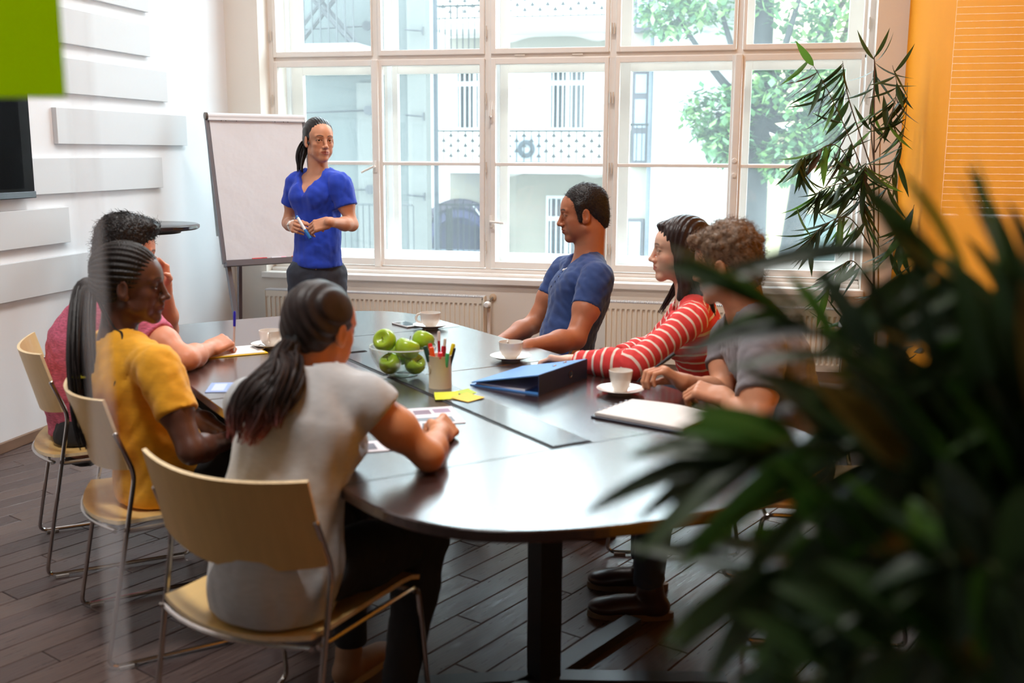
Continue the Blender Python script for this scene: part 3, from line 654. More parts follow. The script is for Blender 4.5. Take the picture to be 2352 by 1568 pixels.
# ---------------------------------------------------------------- chairs
M_ply = mat('chair_birch_ply', (222, 184, 116), .42, var=.06, vscale=5, stretch=(6, 1, 1), coat=.15)
M_plye = mat('chair_ply_edge', (238, 214, 172), .5, var=.1, vscale=60)
M_chr = mat('chair_chrome', (196, 192, 190), .16, metal=1.0)
M_glide = mat('chair_glide', (176, 170, 166), .25)
def curved_sheet(rows, th, m, name, par, nrmdir):
    """rows: list of lists of points; extruded by th along per-point normal estimate"""
    Rn, Cn = len(rows), len(rows[0]); A = np.array(rows, float)
    N = np.zeros_like(A)
    for i in range(Rn):
        for j in range(Cn):
            du = A[min(i + 1, Rn - 1), j] - A[max(i - 1, 0), j]; dv = A[i, min(j + 1, Cn - 1)] - A[i, max(j - 1, 0)]
            q = nrm(np.cross(du, dv)); q = q if np.dot(q, nrmdir) > 0 else -q; N[i, j] = q
    Bk = A - N * th; vs = [tuple(p) for p in A.reshape(-1, 3)] + [tuple(p) for p in Bk.reshape(-1, 3)]; o = Rn * Cn; mb = MB()
    fs = []
    for i in range(Rn - 1):
        for j in range(Cn - 1):
            a = i * Cn + j; fs.append((a, a + 1, a + Cn + 1, a + Cn)); fs.append((o + a, o + a + Cn, o + a + Cn + 1, o + a + 1))
    mb.add(vs, fs); mb.cur = 1
    ed = []
    for j in range(Cn - 1): ed += [(j, j + 1), ((Rn - 1) * Cn + j + 1, (Rn - 1) * Cn + j)]
    for i in range(Rn - 1): ed += [((i + 1) * Cn, i * Cn), (i * Cn + Cn - 1, (i + 1) * Cn + Cn - 1)]
    mb.f += [(a, o + a, o + b, b) for a, b in ed]; mb.mi += [1] * len(ed)
    ob = mb.build(name, m, par, True)
    bm = bmesh.new(); bm.from_mesh(ob.data); bmesh.ops.recalc_face_normals(bm, faces=bm.faces); bm.to_mesh(ob.data); bm.free()
    return ob
def make_chair():
    """origin on the floor midway between the rear ends of the runners; +y is the sitting direction"""
    t = thing('chair', 'x', 'chair')
    hw = .245
    rows = []
    for i in range(13):        # seat: y from rear to front, slightly dished, waterfall front
        y = .055 + i / 12 * .43
        row = []
        for j in range(15):
            x = -.225 + j / 14 * .45
            q = abs(x) / .225
            yy = y - (1 - q * q) * .055 * (1 - i / 12) + (1 - q ** 2.5) * .012 * (i / 12)
            z = .427 + .014 * q ** 2 * (1 - .4 * i / 12) + .012 * (i / 12) - max(0, (i - 10)) ** 2 * .004 + max(0, 2 - i) ** 2 * .001
            row.append((x, yy, z))
        rows.append(row)
    curved_sheet(rows, .011, [M_ply, M_plye], 'seat', t, V(0, 0, 1))
    rows = []
    for i in range(9):         # backrest
        v = i / 8
        row = []
        for j in range(17):
            x = -.245 + j / 16 * .49; q = x / .245
            bot = .575 + .028 * q * q - .0 ; top = .812 - .012 * (1 - q * q)
            z = bot + (top - bot) * v
            y = .098 - v * .058 - (1 - q * q) * .062
            row.append((x, y, z))
        rows.append(row)
    curved_sheet(rows, .010, [M_ply, M_plye], 'backrest', t, V(0, 1, 0))
    for s in (-1, 1):
        x = s * (hw + .004)
        # one bent rod per side: back upright, rear leg, runner, front leg, seat rail
        pts = [(x - s * .004, .062, .705), (x - s * .002, .108, .585), (x, 0, .012), (x, .50, .012), (x - s * .01, .455, .418), (x - s * .016, .07, .412)]
        MB().tube(rounded(pts, .035, 5), .0072, 8).build('side_frame', M_chr, t, True)
        MB().sphere((x - s * .004, .062, .707), .0085, 8, 6).build('rod_cap', M_chr, t, True)
        for y in (.05, .45):
            MB().box((x - .012, y - .022, -.0), (x + .012, y + .022, .012), .002).build('glide', M_glide, t)
        # bolts holding the backrest
        MB().tube([(x - s * .02, .075, .66), (x - s * .004, .08, .66)], .006, 6).build('bolt', M_chr, t, True)
    rear = [(-.235, .045, .418)] + [(-.225 + k / 10 * .45, .052 - (1 - ((k - 5) / 5) ** 2) * .055, .417) for k in range(11)] + [(.235, .045, .418)]
    MB().tube(rear, .0065, 8).build('rear_rail', M_chr, t, True)
    MB().tube([(-.24, .44, .408), (.24, .44, .408)], .0065, 8).build('front_rail', M_chr, t, True)
    return t
chair0 = make_chair(); used = [False]
def place_chair(x, y, fx, fy, label):
    c = chair0 if not used[0] else copy_tree(chair0); used[0] = True
    c.location = (x, y, 0); c.rotation_euler = (0, 0, math.atan2(-fx, fy)); c['label'] = label; c['group'] = 'birch chairs round the conference table'
    return c
place_chair(-2.54, 3.245, .77, .64, 'birch plywood chair on chrome rods under the man in pink, leftmost')
place_chair(-1.942, 2.685, .73, .69, 'birch plywood chair on chrome rods under the woman in yellow')
place_chair(-1.14, 2.02, .28, .96, 'nearest birch plywood chair, its curved backrest seen from behind')
place_chair(.49, 3.44, -.985, -.15, 'birch chair under the grey shirted man, its rods seen through palm leaves')
place_chair(-.02, 4.07, -.985, -.15, 'birch chair under the woman in the striped top')
place_chair(-.66, 4.58, -.997, -.06, 'birch chair leaned on by the man in blue, in front of the radiator')

# ---------------------------------------------------------------- flipchart
fc = thing('flipchart', 'white paper flipchart on a grey metal stand behind the standing woman', 'flipchart', (-3.22, 6.0, 0))
th, ti = .842, .2247
fh = V(math.cos(th), math.sin(th), 0); fn = V(math.sin(th), -math.cos(th), 0); fu = V(0, 0, math.cos(ti)) - fn * math.sin(ti)
fb = V(0, 0, .81); FW, FH = .66, .94; fN = nrm(np.cross(fh, fu))
if np.dot(fN, fn) < 0: fN = -fN
def FP(a, b, c=0): return fb + fh * a + fu * b + fN * c
M_alu = mat('flip_aluminium', (112, 112, 120), .4, metal=.25)
M_paper = mat('flip_paper', (222, 220, 224), .75, bump=.35, bscale=9, bdist=.012)
def fbox(a0, a1, b0, b1, c0, c1, name, m, par=None, bev=0):
    q = MB(); q.obox(FP((a0 + a1) / 2, (b0 + b1) / 2, (c0 + c1) / 2), fh, fu, fN, ((a1 - a0) / 2, (b1 - b0) / 2, (c1 - c0) / 2)); return q.build(name, m, par or fc)
fbox(0, FW, 0, FH, -.012, -.004, 'board', mat('flip_board', (220, 222, 226), .3))
fbox(-.008, .012, -.01, FH, -.016, .008, 'side_rail', M_alu); fbox(FW - .012, FW + .008, -.01, FH, -.016, .008, 'side_rail', M_alu)
g = MB(); NA, NB = 14, 18; rnd = random.Random(4); vs = []
for i in range(NA + 1):
    for j in range(NB + 1):
        a = .016 + (FW - .032) * i / NA; b = .012 + (FH - .04) * j / NB
        vs.append(FP(a, b, .006 + .0025 * math.sin(a * 23 + b * 9) * math.sin(b * 17 + a * 4) + rnd.uniform(0, .0012)))
g.add(vs, [(i * (NB + 1) + j, (i + 1) * (NB + 1) + j, (i + 1) * (NB + 1) + j + 1, i * (NB + 1) + j + 1) for i in range(NA) for j in range(NB)])
pd = g.build('paper_pad', M_paper, fc, True)
fbox(.016, FW - .016, .012, FH - .03, -.004, .0035, 'pad_block', M_paper)
cl = MB(); cl.tube([FP(.0, FH - .012, .012), FP(FW, FH - .012, .012)], .020, 16); cl.obox(FP(FW / 2, FH - .026, .016), fh, fu, fN, (FW / 2 - .005, .014, .012)); cl.build('clamp_bar', mat('clamp_white', (232, 232, 236), .35), fc)
MB().tube([FP(-.012, FH - .012, .010), FP(.004, FH - .012, .010)], .023, 14).build('end_cap', mat('clamp_cap', (110, 104, 100), .3, metal=.6), fc)
for a in (.09, .12, .19, .45, .51, .54): MB().sphere(FP(a, FH - .042, .018), .003, 6, 4).build('pin', M_gap, fc)
fbox(0, FW, -.03, -.004, -.012, .05, 'tray', M_alu); fbox(0, FW, -.004, .006, .045, .05, 'tray_lip', M_alu)
for a, b, c in ((.03, .06, -.02), (FW - .03, FW - .06, -.02)):
    p0 = FP(a, 0, -.02); p1 = V(p0[0] + fn[0] * .16 + (b - a) * 0, p0[1] + fn[1] * .16, 0) + fh * (.03 if a < .3 else -.03)
    q = MB(); d = nrm(p1 - p0); s_, u_, _ = frame(d, fN); q.obox((p0 + p1) / 2, s_, u_, d, (.013, .018, np.linalg.norm(p1 - p0) / 2)); q.build('front_leg', M_alu, fc)
p0 = FP(FW / 2 - .12, FH * .85, -.03); p1 = V(p0[0] - fn[0] * .16, p0[1] - fn[1] * .16, 0)
p1 = FP(.18, .0, 0) * V(1, 1, 0) - fn * .28
q = MB(); d = nrm(p1 - p0); s_, u_, _ = frame(d, fN); q.obox((p0 + p1) / 2, s_, u_, d, (.011, .015, np.linalg.norm(p1 - p0) / 2)); q.build('rear_leg', mat('flip_leg_dark', (84, 72, 78), .4), fc)
# sheets flipped over to the back
sb = MB(); vs = []
for i in range(5):
    for j in range(8):
        vs.append(FP(.0 + FW * .9 * i / 4, FH - .03 - .75 * j / 7, 0) - fn * (.03 + .05 * j / 7))
sb.add(vs, [(i * 8 + j, (i + 1) * 8 + j, (i + 1) * 8 + j + 1, i * 8 + j + 1) for i in range(4) for j in range(7)]); sb.build('turned_sheet', mat('sheet_back', (196, 206, 208), .7), fc, True)
# markers on the tray
def marker(p, d, L_, r, cb, cc, label, name='marker', cat='marker', cap=.35):
    t = thing(name, label, cat, tuple(p)); d = nrm(d)
    MB().tube([V(0, 0, 0), d * L_ * (1 - cap)], r * .92, 12).build('barrel', mat('mk_%d_%d_%d' % cb, cb, .35), t, True)
    MB().tube([d * L_ * (1 - cap), d * L_ * .97, d * L_], [r, r, r * .75], 12).build('cap', mat('mk_%d_%d_%d' % cc, cc, .35), t, True)
    return t
fo = V(*fc.location)
marker(fo + FP(.18, .008, .02), fh, .10, .0075, (214, 28, 38), (190, 20, 30), 'red marker lying in the flipchart tray')
marker(fo + FP(.31, .008, .02), fh, .10, .0075, (226, 222, 230), (232, 170, 190), 'white marker with pink end in the flipchart tray')
marker(fo + FP(.45, .008, .02), fh, .10, .0075, (240, 110, 60), (244, 130, 80), 'orange marker in the flipchart tray, close to the standing woman')

# ---------------------------------------------------------------- high table by the left wall
ht = thing('bar_table', 'tall dark round table by the left wall behind the seated heads', 'table', (-3.15, 5.05, 0))
M_ht = mat('bar_table_top', (40, 34, 38), .25, coat=.3)
MB().lathe([(0, .0), (.26, 0), (.27, .008), (.27, .022), (.26, .028), (0, .028)], (0, 0, 1.085), 40).build('tabletop', M_ht, ht, True)
MB().lathe([(0, 0), (.17, 0), (.18, .02), (0, .02)], (0, 0, 1.065), 32).build('mounting_plate', M_leg, ht, True)
MB().tube([(-.06, 0, .02), (-.06, 0, 1.07)], .03, 16).build('pole', M_leg, ht, True)
MB().lathe([(0, 0), (.25, 0), (.25, .008), (.05, .03), (0, .03)], (-.06, 0, 0), 32).build('base', M_leg, ht, True)
bk = thing('black_box', 'small black box lying on the tall round table', 'box', (-3.27, 4.97, 1.113)); MB().box((-.07, -.05, 0), (.07, .05, .02), .004).build('case', M_leg, bk)
MB().box((-.05, -.03, .02), (.05, .03, .022)).build('lid', mat('tv_bezel', (34, 34, 44)), bk)

# ---------------------------------------------------------------- things on the table
M_china = mat('white_china', (240, 236, 230), .18, coat=.5)
M_coffee = mat('coffee', (70, 40, 24), .15)
def cup_at(p, label, hang, tall=False):
    t = thing('saucer', label.replace('cup', 'saucer under the cup'), 'saucer', tuple(p), hang, 'white saucers on the conference table')
    sc = 1.0
    MB().lathe([(0, 0), (.034, 0), (.036, .003), (.058, .010), (.076, .018), (.0775, .0195), (.074, .0195), (.056, .0125), (.034, .007), (0, .0065)], (0, 0, 0), 40).build('dish', M_china, t, True)
    MB().lathe([(.0, .0066), (.026, .0068), (.028, .0082), (.030, .0068)], (0, 0, 0), 32).build('well_ring', M_china, t, True)
    c = thing('cup', label, 'cup', (p[0], p[1], p[2] + .0085), hang, 'white coffee cups on the conference table')
    if tall: prof = [(0, 0), (.021, 0), (.023, .003), (.029, .02), (.035, .045), (.0385, .068), (.0375, .069), (.034, .045), (.027, .02), (.018, .006), (0, .006)]
    else: prof = [(0, 0), (.022, 0), (.023, .004), (.034, .012), (.0415, .028), (.0445, .05), (.0455, .062), (.0442, .062), (.043, .05), (.039, .028), (.030, .014), (.0, .008)]
    MB().lathe(prof, (0, 0, 0), 40).build('bowl', M_china, c, True)
    hz = .035
    MB().tube(smoothpath([(.036, 0, hz + .016), (.052, 0, hz + .02), (.062, 0, hz + .006), (.058, 0, hz - .01), (.036, 0, hz - .016)], 5), .0042, 8, flat=1.3).build('handle', M_china, c, True)
    MB().lathe([(0, 0), (prof[-3][0] * .99, 0)], (0, 0, prof[-3][1] - .002), 32).build('coffee', M_coffee, c)
cup_at((-1.815, 3.73, TZ), 'white cup near the clipboard, left of the ponytail', R(-75))
cup_at((-1.345, 4.325, TZ), 'white cup at the far end of the table beside the phone', R(200))
cup_at((-.845, 3.715, TZ), 'white cup in front of the blue ring binder', R(120))
cup_at((-.382, 3.268, TZ), 'tall white cup nearest the notebook, by the writing hand', R(110), True)
ph = thing('smartphone', 'white edged phone lying at the far end of the table', 'phone', (-1.475, 4.375, TZ), R(50))
MB().box((-.034, -.068, 0), (.034, .068, .008), .003).build('body', mat('phone_white', (220, 222, 224), .3), ph)
MB().box((-.031, -.055, .008), (.031, .055, .0085)).build('screen', mat('phone_screen', (36, 44, 56), .08, spec=.6), ph)
# bowl of apples
M_clear = glass_mat('clear_glass', (.96, .985, .975), ior=1.5, boost=1.6)
bo = thing('glass_bowl', 'clear glass bowl full of green apples in the middle of the table', 'bowl', (-1.145, 3.36, TZ))
MB().lathe([(0, .006), (.035, .006), (.055, .014), (.085, .04), (.104, .075), (.112, .105), (.1145, .106), (.1155, .104), (.108, .072), (.088, .036), (.058, .010), (.048, .0), (0, .0)], (0, 0, 0), 48).build('vessel', M_clear, bo, True)
MB().lathe([(.111, .1035), (.1135, .1075), (.116, .1035)], (0, 0, 0), 48).build('rim', mat('glass_rim', (206, 222, 220), .1), bo, True)
MB().lathe([(.03, 0), (.05, .0), (.052, .006), (.03, .007)], (0, 0, 0), 40).build('foot_ring', mat('glass_foot', (150, 170, 166), .12), bo, True)
M_apple = mat('green_apple', (156, 190, 44), .28, var=.22, vscale=14, coat=.2)
def apple(p, ax, r, lab):
    t = thing('apple', lab, 'apple', tuple(p), 0, 'green apples in the glass bowl')
    prof = []
    for i in range(21):
        a = math.pi * i / 20; rr = r * (math.sin(a) ** .86) * (1.0 + .06 * math.cos(a)); z = r * .90 * math.cos(a)
        dim = math.exp(-(a / .42) ** 2) * .42 * r + math.exp(-((math.pi - a) / .34) ** 2) * .22 * r * -1
        prof.append((max(rr, 0), z - dim))
    MB().lathe(prof[::-1], (0, 0, 0), 28, ax).build('flesh', M_apple, t, True)
    d = nrm(ax); s_, u_, _ = frame(d)
    MB().tube([d * r * .46, d * r * .78 + s_ * .003, d * r * 1.0 + s_ * .008], [.0015, .0014, .002], 6).build('stem', mat('apple_stem', (90, 70, 40), .8), t)
bx, by = -1.145, 3.36
apple((bx - .052, by - .035, TZ + .127), (-.1, -.9, .45), .040, 'green apple topmost at the left of the glass bowl, its dimple facing out')
apple((bx + .026, by - .030, TZ + .102), (.3, .2, 1), .043, 'large green apple in the middle of the glass bowl, touching the rim')
apple((bx + .058, by + .048, TZ + .118), (.2, .5, .9), .039, 'green apple at the back of the bowl behind the pens')
apple((bx - .030, by - .048, TZ + .050), (-.25, -.55, .8), .038, 'green apple low in the glass bowl, front left')
apple((bx + .050, by - .022, TZ + .048), (.5, -.3, .5), .037, 'green apple low in the glass bowl, front right')
apple((bx - .03, by + .045, TZ + .062), (-.3, .5, .7), .040, 'green apple hidden at the rear bottom of the glass bowl')
# pen cup
pc = thing('pen_cup', 'cream cylindrical pen cup with embossed ring, full of pens', 'pen holder', (-.965, 3.205, TZ))
M_pc = mat('pen_cup_cream', (226, 216, 186), .45, var=.04)
MB().lathe([(0, 0), (.037, 0), (.0385, .003), (.0375, .006), (.0372, .108), (.0385, .111), (.036, .111), (.0345, .108), (.0345, .006), (0, .005)], (0, 0, 0), 40).build('cup_wall', M_pc, pc, True)
MB().tube([V(-.0275, -.0268, .066) + V(.62, -.64, 0) * .011 * math.cos(a) * .6 + V(0, 0, 1) * .013 * math.sin(a) for a in [2 * math.pi * k / 20 for k in range(20)]], .0014, 6, closed=True).build('embossed_ring', mat('emboss', (206, 196, 168), .5), pc, True)
MB().tube([V(-.0275, -.0268, .066) + V(.62, -.64, 0) * .006 * math.cos(a) * .6 + V(0, 0, 1) * .007 * math.sin(a) for a in [2 * math.pi * k / 16 for k in range(16)]], .001, 6, closed=True).build('embossed_ring', mat('emboss', (206, 196, 168)), pc, True)
pcx = V(-.965, 3.205, TZ + .008)
def pen_in(dx, dy, lean, L_, r, cb, cc, lab, cap=.3, name='pen'):
    d = nrm(V(lean[0], lean[1], 1)); marker(pcx + V(dx, dy, 0), d, L_, r, cb, cc, lab, name, 'pen', cap)
pen_in(-.004, .008, (-.02, .02), .178, .0052, (176, 26, 44), (236, 224, 220), 'tall dark red pen with pale tip, leftmost of the two tall pens', .17)
pen_in(.004, -.004, (.10, -.03), .160, .0052, (178, 28, 46), (236, 226, 214), 'dark red pen with pale tip, right of the tallest pen', .15)
pen_in(-.010, .004, (-.22, .10), .140, .0075, (226, 40, 34), (218, 34, 30), 'bright red marker leaning left in the pen cup', .3, 'marker')
pen_in(-.012, -.008, (-.26, -.05), .136, .0080, (220, 214, 196), (14, 66, 54), 'dark green capped marker leaning far left in the pen cup', .38, 'marker')
pen_in(-.006, -.012, (-.14, -.06), .132, .0085, (224, 150, 110), (238, 92, 30), 'orange capped marker leaning left in the pen cup', .42, 'marker')
pen_in(.010, .006, (.22, .10), .142, .0070, (236, 214, 50), (240, 222, 40), 'yellow highlighter leaning right in the pen cup', .3, 'marker')
pen_in(.016, .0, (.26, .02), .132, .0045, (26, 26, 34), (16, 16, 22), 'thin black pen leaning right in the pen cup', .3)
pen_in(.004, -.014, (.05, -.14), .118, .0085, (232, 74, 84), (236, 54, 72), 'short pink red marker at the front of the pen cup', .4, 'marker')
pen_in(.014, -.012, (.16, -.10), .116, .0070, (60, 160, 96), (70, 180, 110), 'short green marker at the right of the pen cup', .4, 'marker')
pen_in(.0, .014, (.04, .1), .128, .0085, (206, 30, 50), (214, 36, 60), 'red marker with rounded end in the middle of the pen cup', .3, 'marker')
# sticky notes
def note(c, rz, w, col, lab, lift=.004, n='sticky_note'):
    m = MB(); vs = []
    for i in range(5):
        for j in range(5):
            x, y = (i / 4 - .5) * w, (j / 4 - .5) * w
            vs.append((x, y, .0008 + lift * ((j / 4) ** 2) + .002 * (i / 4) ** 2))
    m.add(vs, [(i * 5 + j, (i + 1) * 5 + j, (i + 1) * 5 + j + 1, i * 5 + j + 1) for i in range(4) for j in range(4)])
    m.add([(-w / 2, -w / 2, 0), (w / 2, -w / 2, 0), (w / 2, w / 2, 0), (-w / 2, w / 2, 0)], [(0, 1, 2, 3)])
    o = m.build(n, mat('note_%d_%d' % col[:2], col, .7), None, True, label=lab, category='sticky note', group='sticky notes beside the pen cup')
    o.location = tuple(c); o.rotation_euler = (0, 0, rz)
note((-.905, 3.075, TZ + .004), R(20), .076, (214, 222, 40), 'lime yellow sticky note, leftmost of the three', .006)
note((-.855, 3.125, TZ + .008), R(50), .050, (190, 210, 60), 'small pale green sticky note lying behind the other two')
note((-.835, 3.065, TZ + .006), R(62), .076, (246, 206, 70), 'amber yellow sticky note, rightmost of the three', .003)
# blue ring binder: b1(-.868,3.318) left spine end .. b2(-.625,3.2), b3 (-.508,3.523)
M_bind = mat('binder_blue', (84, 148, 222), .4); M_bindd = mat('binder_navy', (34, 50, 92), .5)
rb = thing('ring_binder', 'blue ring binder lying half open on the table in front of the striped sleeve', 'binder', (-.632, 3.178, TZ))
e1 = nrm(V(-.508 + .625, 3.523 - 3.2, 0)); e2 = nrm(V(-.868 + .625, 3.318 - 3.2, 0)); e2 = nrm(e2 - e1 * np.dot(e1, e2)); BL, BW = .318, .265; ez = V(0, 0, 1)
def bb(c, ax, ay, az, h, n, m, par=None): q = MB(); q.obox(c, ax, ay, az, h); return q.build(n, m, par or rb)
bb(e1 * BL / 2 + e2 * BW / 2 + ez * .002, e1, e2, ez, (BL / 2, BW / 2, .0018), 'bottom_cover', M_bind)
bb(e1 * BL / 2 + ez * .033, e1, e2, ez, (BL / 2, .0016, .033), 'spine', M_bindd)
dd = nrm(e2 * BW + ez * (-.056)); nn = np.cross(e1, dd)
bb(e1 * BL / 2 + ez * .0655 + dd * BW / 2 * 1.0, e1, dd, nn, (BL / 2, BW / 2 * 1.0, .0018), 'top_cover', M_bind)
bb(e1 * BL / 2 + e2 * (BW * .58) + ez * .007, e1, e2, ez, (BL / 2 - .012, BW * .36, .003), 'paper_stack', mat('paper_white', (236, 234, 232), .7))
MB().lathe([(.010, 0), (.013, .001), (.013, .003), (.010, .003), (.009, .001)], tuple(e1 * .20 - e2 * .0016 + ez * .034), 20, tuple(-e2)).build('finger_ring', M_chr, rb, True)
for f_ in (.19, .26): MB().tube([e1 * f_ + dd * .06 + ez * .0676 + nn * (.0), e1 * (f_ + .018) + dd * .06 + ez * .0676], .0035, 6).build('rivet', M_chr, rb, True)
# notebook in front of the grey shirted man
nb = thing('notepad', 'white notepad in a dark folder in front of the grey shirted man', 'notepad', (-.245, 2.98, TZ), R(-24))
MB().box((-.15, -.115, 0), (.15, .115, .006), .002).build('folder', mat('folder_navy', (34, 44, 66), .4), nb)
MB().box((-.142, -.106, .006), (.146, .110, .016), .001).build('page_block', mat('paper_white', (236, 234, 232)), nb)
m = MB(); vs = []
for i in range(9):
    for j in range(5):
        x = -.140 + .284 * i / 8; vs.append((x, -.104 + .21 * j / 4, .0165 + .006 * math.sin(i / 8 * 3.1) * (j / 4)))
m.add(vs, [(i * 5 + j, (i + 1) * 5 + j, (i + 1) * 5 + j + 1, i * 5 + j + 1) for i in range(8) for j in range(4)]); m.build('top_page', mat('paper_white', (236, 234, 232)), nb, True)
for k in range(6): MB().box((-.146, -.08 + k * .03, .010), (-.136, -.072 + k * .03, .0185)).build('perforation', mat('perf', (150, 156, 170), .5), nb)
# clipboard under the writing hand
cb = thing('clipboard', 'yellow clipboard with white paper under the writing hand of the man in pink', 'clipboard', (-1.925, 3.60, TZ + .0005), R(-48))
MB().box((-.09, -.125, 0), (.09, .125, .003), .001).build('board', mat('clip_yellow', (238, 200, 20), .5), cb)
MB().box((-.082, -.12, .003), (.082, .115, .006)).build('paper', mat('paper_white', (236, 234, 232)), cb)
MB().box((-.04, .098, .006), (.04, .12, .011), .002).tube([(-.035, .120, .008), (-.035, .132, .016), (.035, .132, .016), (.035, .120, .008)], .0018, 6).build('clip', M_chr, cb)
# flyer and printed sheets
fl = thing('flyer', 'light blue flyer with a pink round print, near the left table edge', 'flyer', (-1.60, 3.06, TZ), R(20))
MB().box((-.105, -.07, 0), (.105, .07, .002)).build('sheet', mat('flyer_blue', (150, 176, 232), .5), fl)
MB().lathe([(0, 0), (.030, 0)], (.045, 0, .0025), 24).build('round_print', mat('flyer_pink', (206, 70, 130), .5), fl)
MB().lathe([(.036, 0), (.048, 0)], (.045, 0, .0024), 24).build('ring_print', mat('flyer_indigo', (70, 84, 180), .5), fl)
MB().box((-.09, -.05, .002), (-.05, .05, .0024)).build('caption_block', mat('flyer_pale', (196, 210, 240), .5), fl)
def sheet(name, c, rz, w, h, lab, blocks, fold=0):
    t = thing(name, lab, 'printed sheet', tuple(c), rz)
    MB().box((-w / 2, -h / 2, 0), (w / 2, h / 2, .0012)).build('paper', mat('paper_pink_white', (232, 224, 232), .55), t)
    for x0, y0, x1, y1, cc in blocks: MB().box((x0, y0, .0012), (x1, y1, .0016)).build('printed_picture', mat('pr_%d_%d_%d' % cc, cc, .5), t)
sheet('printed_sheet', (-.905, 2.83, TZ + .001), R(28), .21, .20, 'printed sheet with small pictures just left of the clenched hand', [(-.08, .01, -.035, .07, (110, 84, 110)), (-.02, .02, .03, .07, (130, 100, 120)), (.04, .03, .09, .075, (160, 130, 160)), (-.08, -.08, .08, -.02, (120, 130, 140))])
sheet('printed_sheet', (-.885, 2.66, TZ + .003), R(18), .15, .20, 'tall glossy leaflet with dark stripes under the forearm of the grey topped woman', [(-.06, -.06, -.02, .08, (90, 100, 104)), (-.01, -.06, .02, .08, (120, 128, 130)), (.03, -.06, .06, .08, (86, 96, 104))])
sheet('printed_sheet', (-.93, 2.50, TZ + .001), R(30), .19, .10, 'white leaflet at the near table edge beside the grey topped woman', [(-.07, -.03, .0, .03, (90, 80, 96))])
# ---------------------------------------------------------------- figures: smooth distance fields turned into meshes
def q_dot(P, c): return P @ c
class Sdf:
    def __init__(s): s.p = []; s.cuts = []; s.disp = None
    def _a(s, fn, c, rad, k, op): s.p.append((fn, np.asarray(c, np.float32), rad, k, op)); return s
    def cone(s, a, b, ra, rb, k=.02, op='u', flat=None, fax=None):
        a = np.asarray(a, float); b = np.asarray(b, float); ba = b - a; L2 = max(ba @ ba, 1e-12)
        if flat is not None: fx = nrm(fax)
        a_, ba_ = a.astype(np.float32), ba.astype(np.float32)
        def fn(P):
            q = P - a_; t = np.clip(q @ (ba_ / np.float32(L2)), 0, 1); r = ra + (rb - ra) * t
            w = q - t[:, None] * ba_
            if flat is not None:
                y = w @ fx; ww = np.sqrt(np.maximum((w * w).sum(1) - y * y, 0) + (y / flat) ** 2)
                g = ww; dd = (g - r) * np.where(ww > 1e-9, np.sqrt((w * w).sum(1)) / np.maximum(ww, 1e-9), flat)
                return dd
            return np.sqrt((w * w).sum(1)) - r
        return s._a(fn, (a + b) / 2, math.sqrt(L2) / 2 + max(ra, rb), k, op)
    def ell(s, c, r, k=.02, op='u', ax=None):
        c = np.asarray(c, float); r = np.asarray(r if hasattr(r, '__len__') else (r, r, r), float)
        def fn(P):
            q = P - c
            if ax is not None: q = q @ ax.T
            k0 = np.sqrt(((q / r) ** 2).sum(1)); k1 = np.sqrt(((q / (r * r)) ** 2).sum(1))
            return np.where(k1 > 1e-9, k0 * (k0 - 1) / np.maximum(k1, 1e-9), -r.min())
        return s._a(fn, c, r.max(), k, op)
    def box(s, c, ax, h, rd, k=.01, op='u'):
        c = np.asarray(c, float); h = np.asarray(h, float) - rd
        def fn(P):
            q = np.abs((P - c) @ ax.T) - h
            return np.sqrt((np.maximum(q, 0) ** 2).sum(1)) + np.minimum(q.max(1), 0) - rd
        return s._a(fn, c, float(np.linalg.norm(h)) + rd, k, op)
    def ev(s, P, margin=None):
        d = np.full(len(P), 1.0, P.dtype)
        for fn, c, rad, k, op in s.p:
            if margin is not None:
                w = P - c; m = (w * w).sum(1) < (rad + margin + k) ** 2
                if not m.any(): continue
                e = fn(P[m]); dm = d[m]
            else: e = fn(P); dm = d; m = None
            if op == 'u':
                h = np.clip(.5 + .5 * (e - dm) / k, 0, 1) if k > 0 else None
                r = (e * (1 - h) + dm * h - k * h * (1 - h)) if k > 0 else np.minimum(dm, e)
                r = np.where(dm > .9, e, r) if margin is not None else r
            else:
                e = -e; h = np.clip(.5 - .5 * (e - dm) / k, 0, 1); r = e * (1 - h) + dm * h + k * h * (1 - h)
                r = np.where(dm > .9, dm, r)
            if m is None: d = r
            else: d[m] = r
        if s.disp is not None:
            near = np.abs(d) < .03
            if near.any(): d[near] = d[near] + s.disp(P[near])
        for cf in s.cuts: d = np.maximum(d, cf(P))
        return d
    def bbox(s):
        lo = np.min([c - r for f, c, r, k, op in s.p if op == 'u'], 0); hi = np.max([c + r for f, c, r, k, op in s.p if op == 'u'], 0)
        return lo, hi
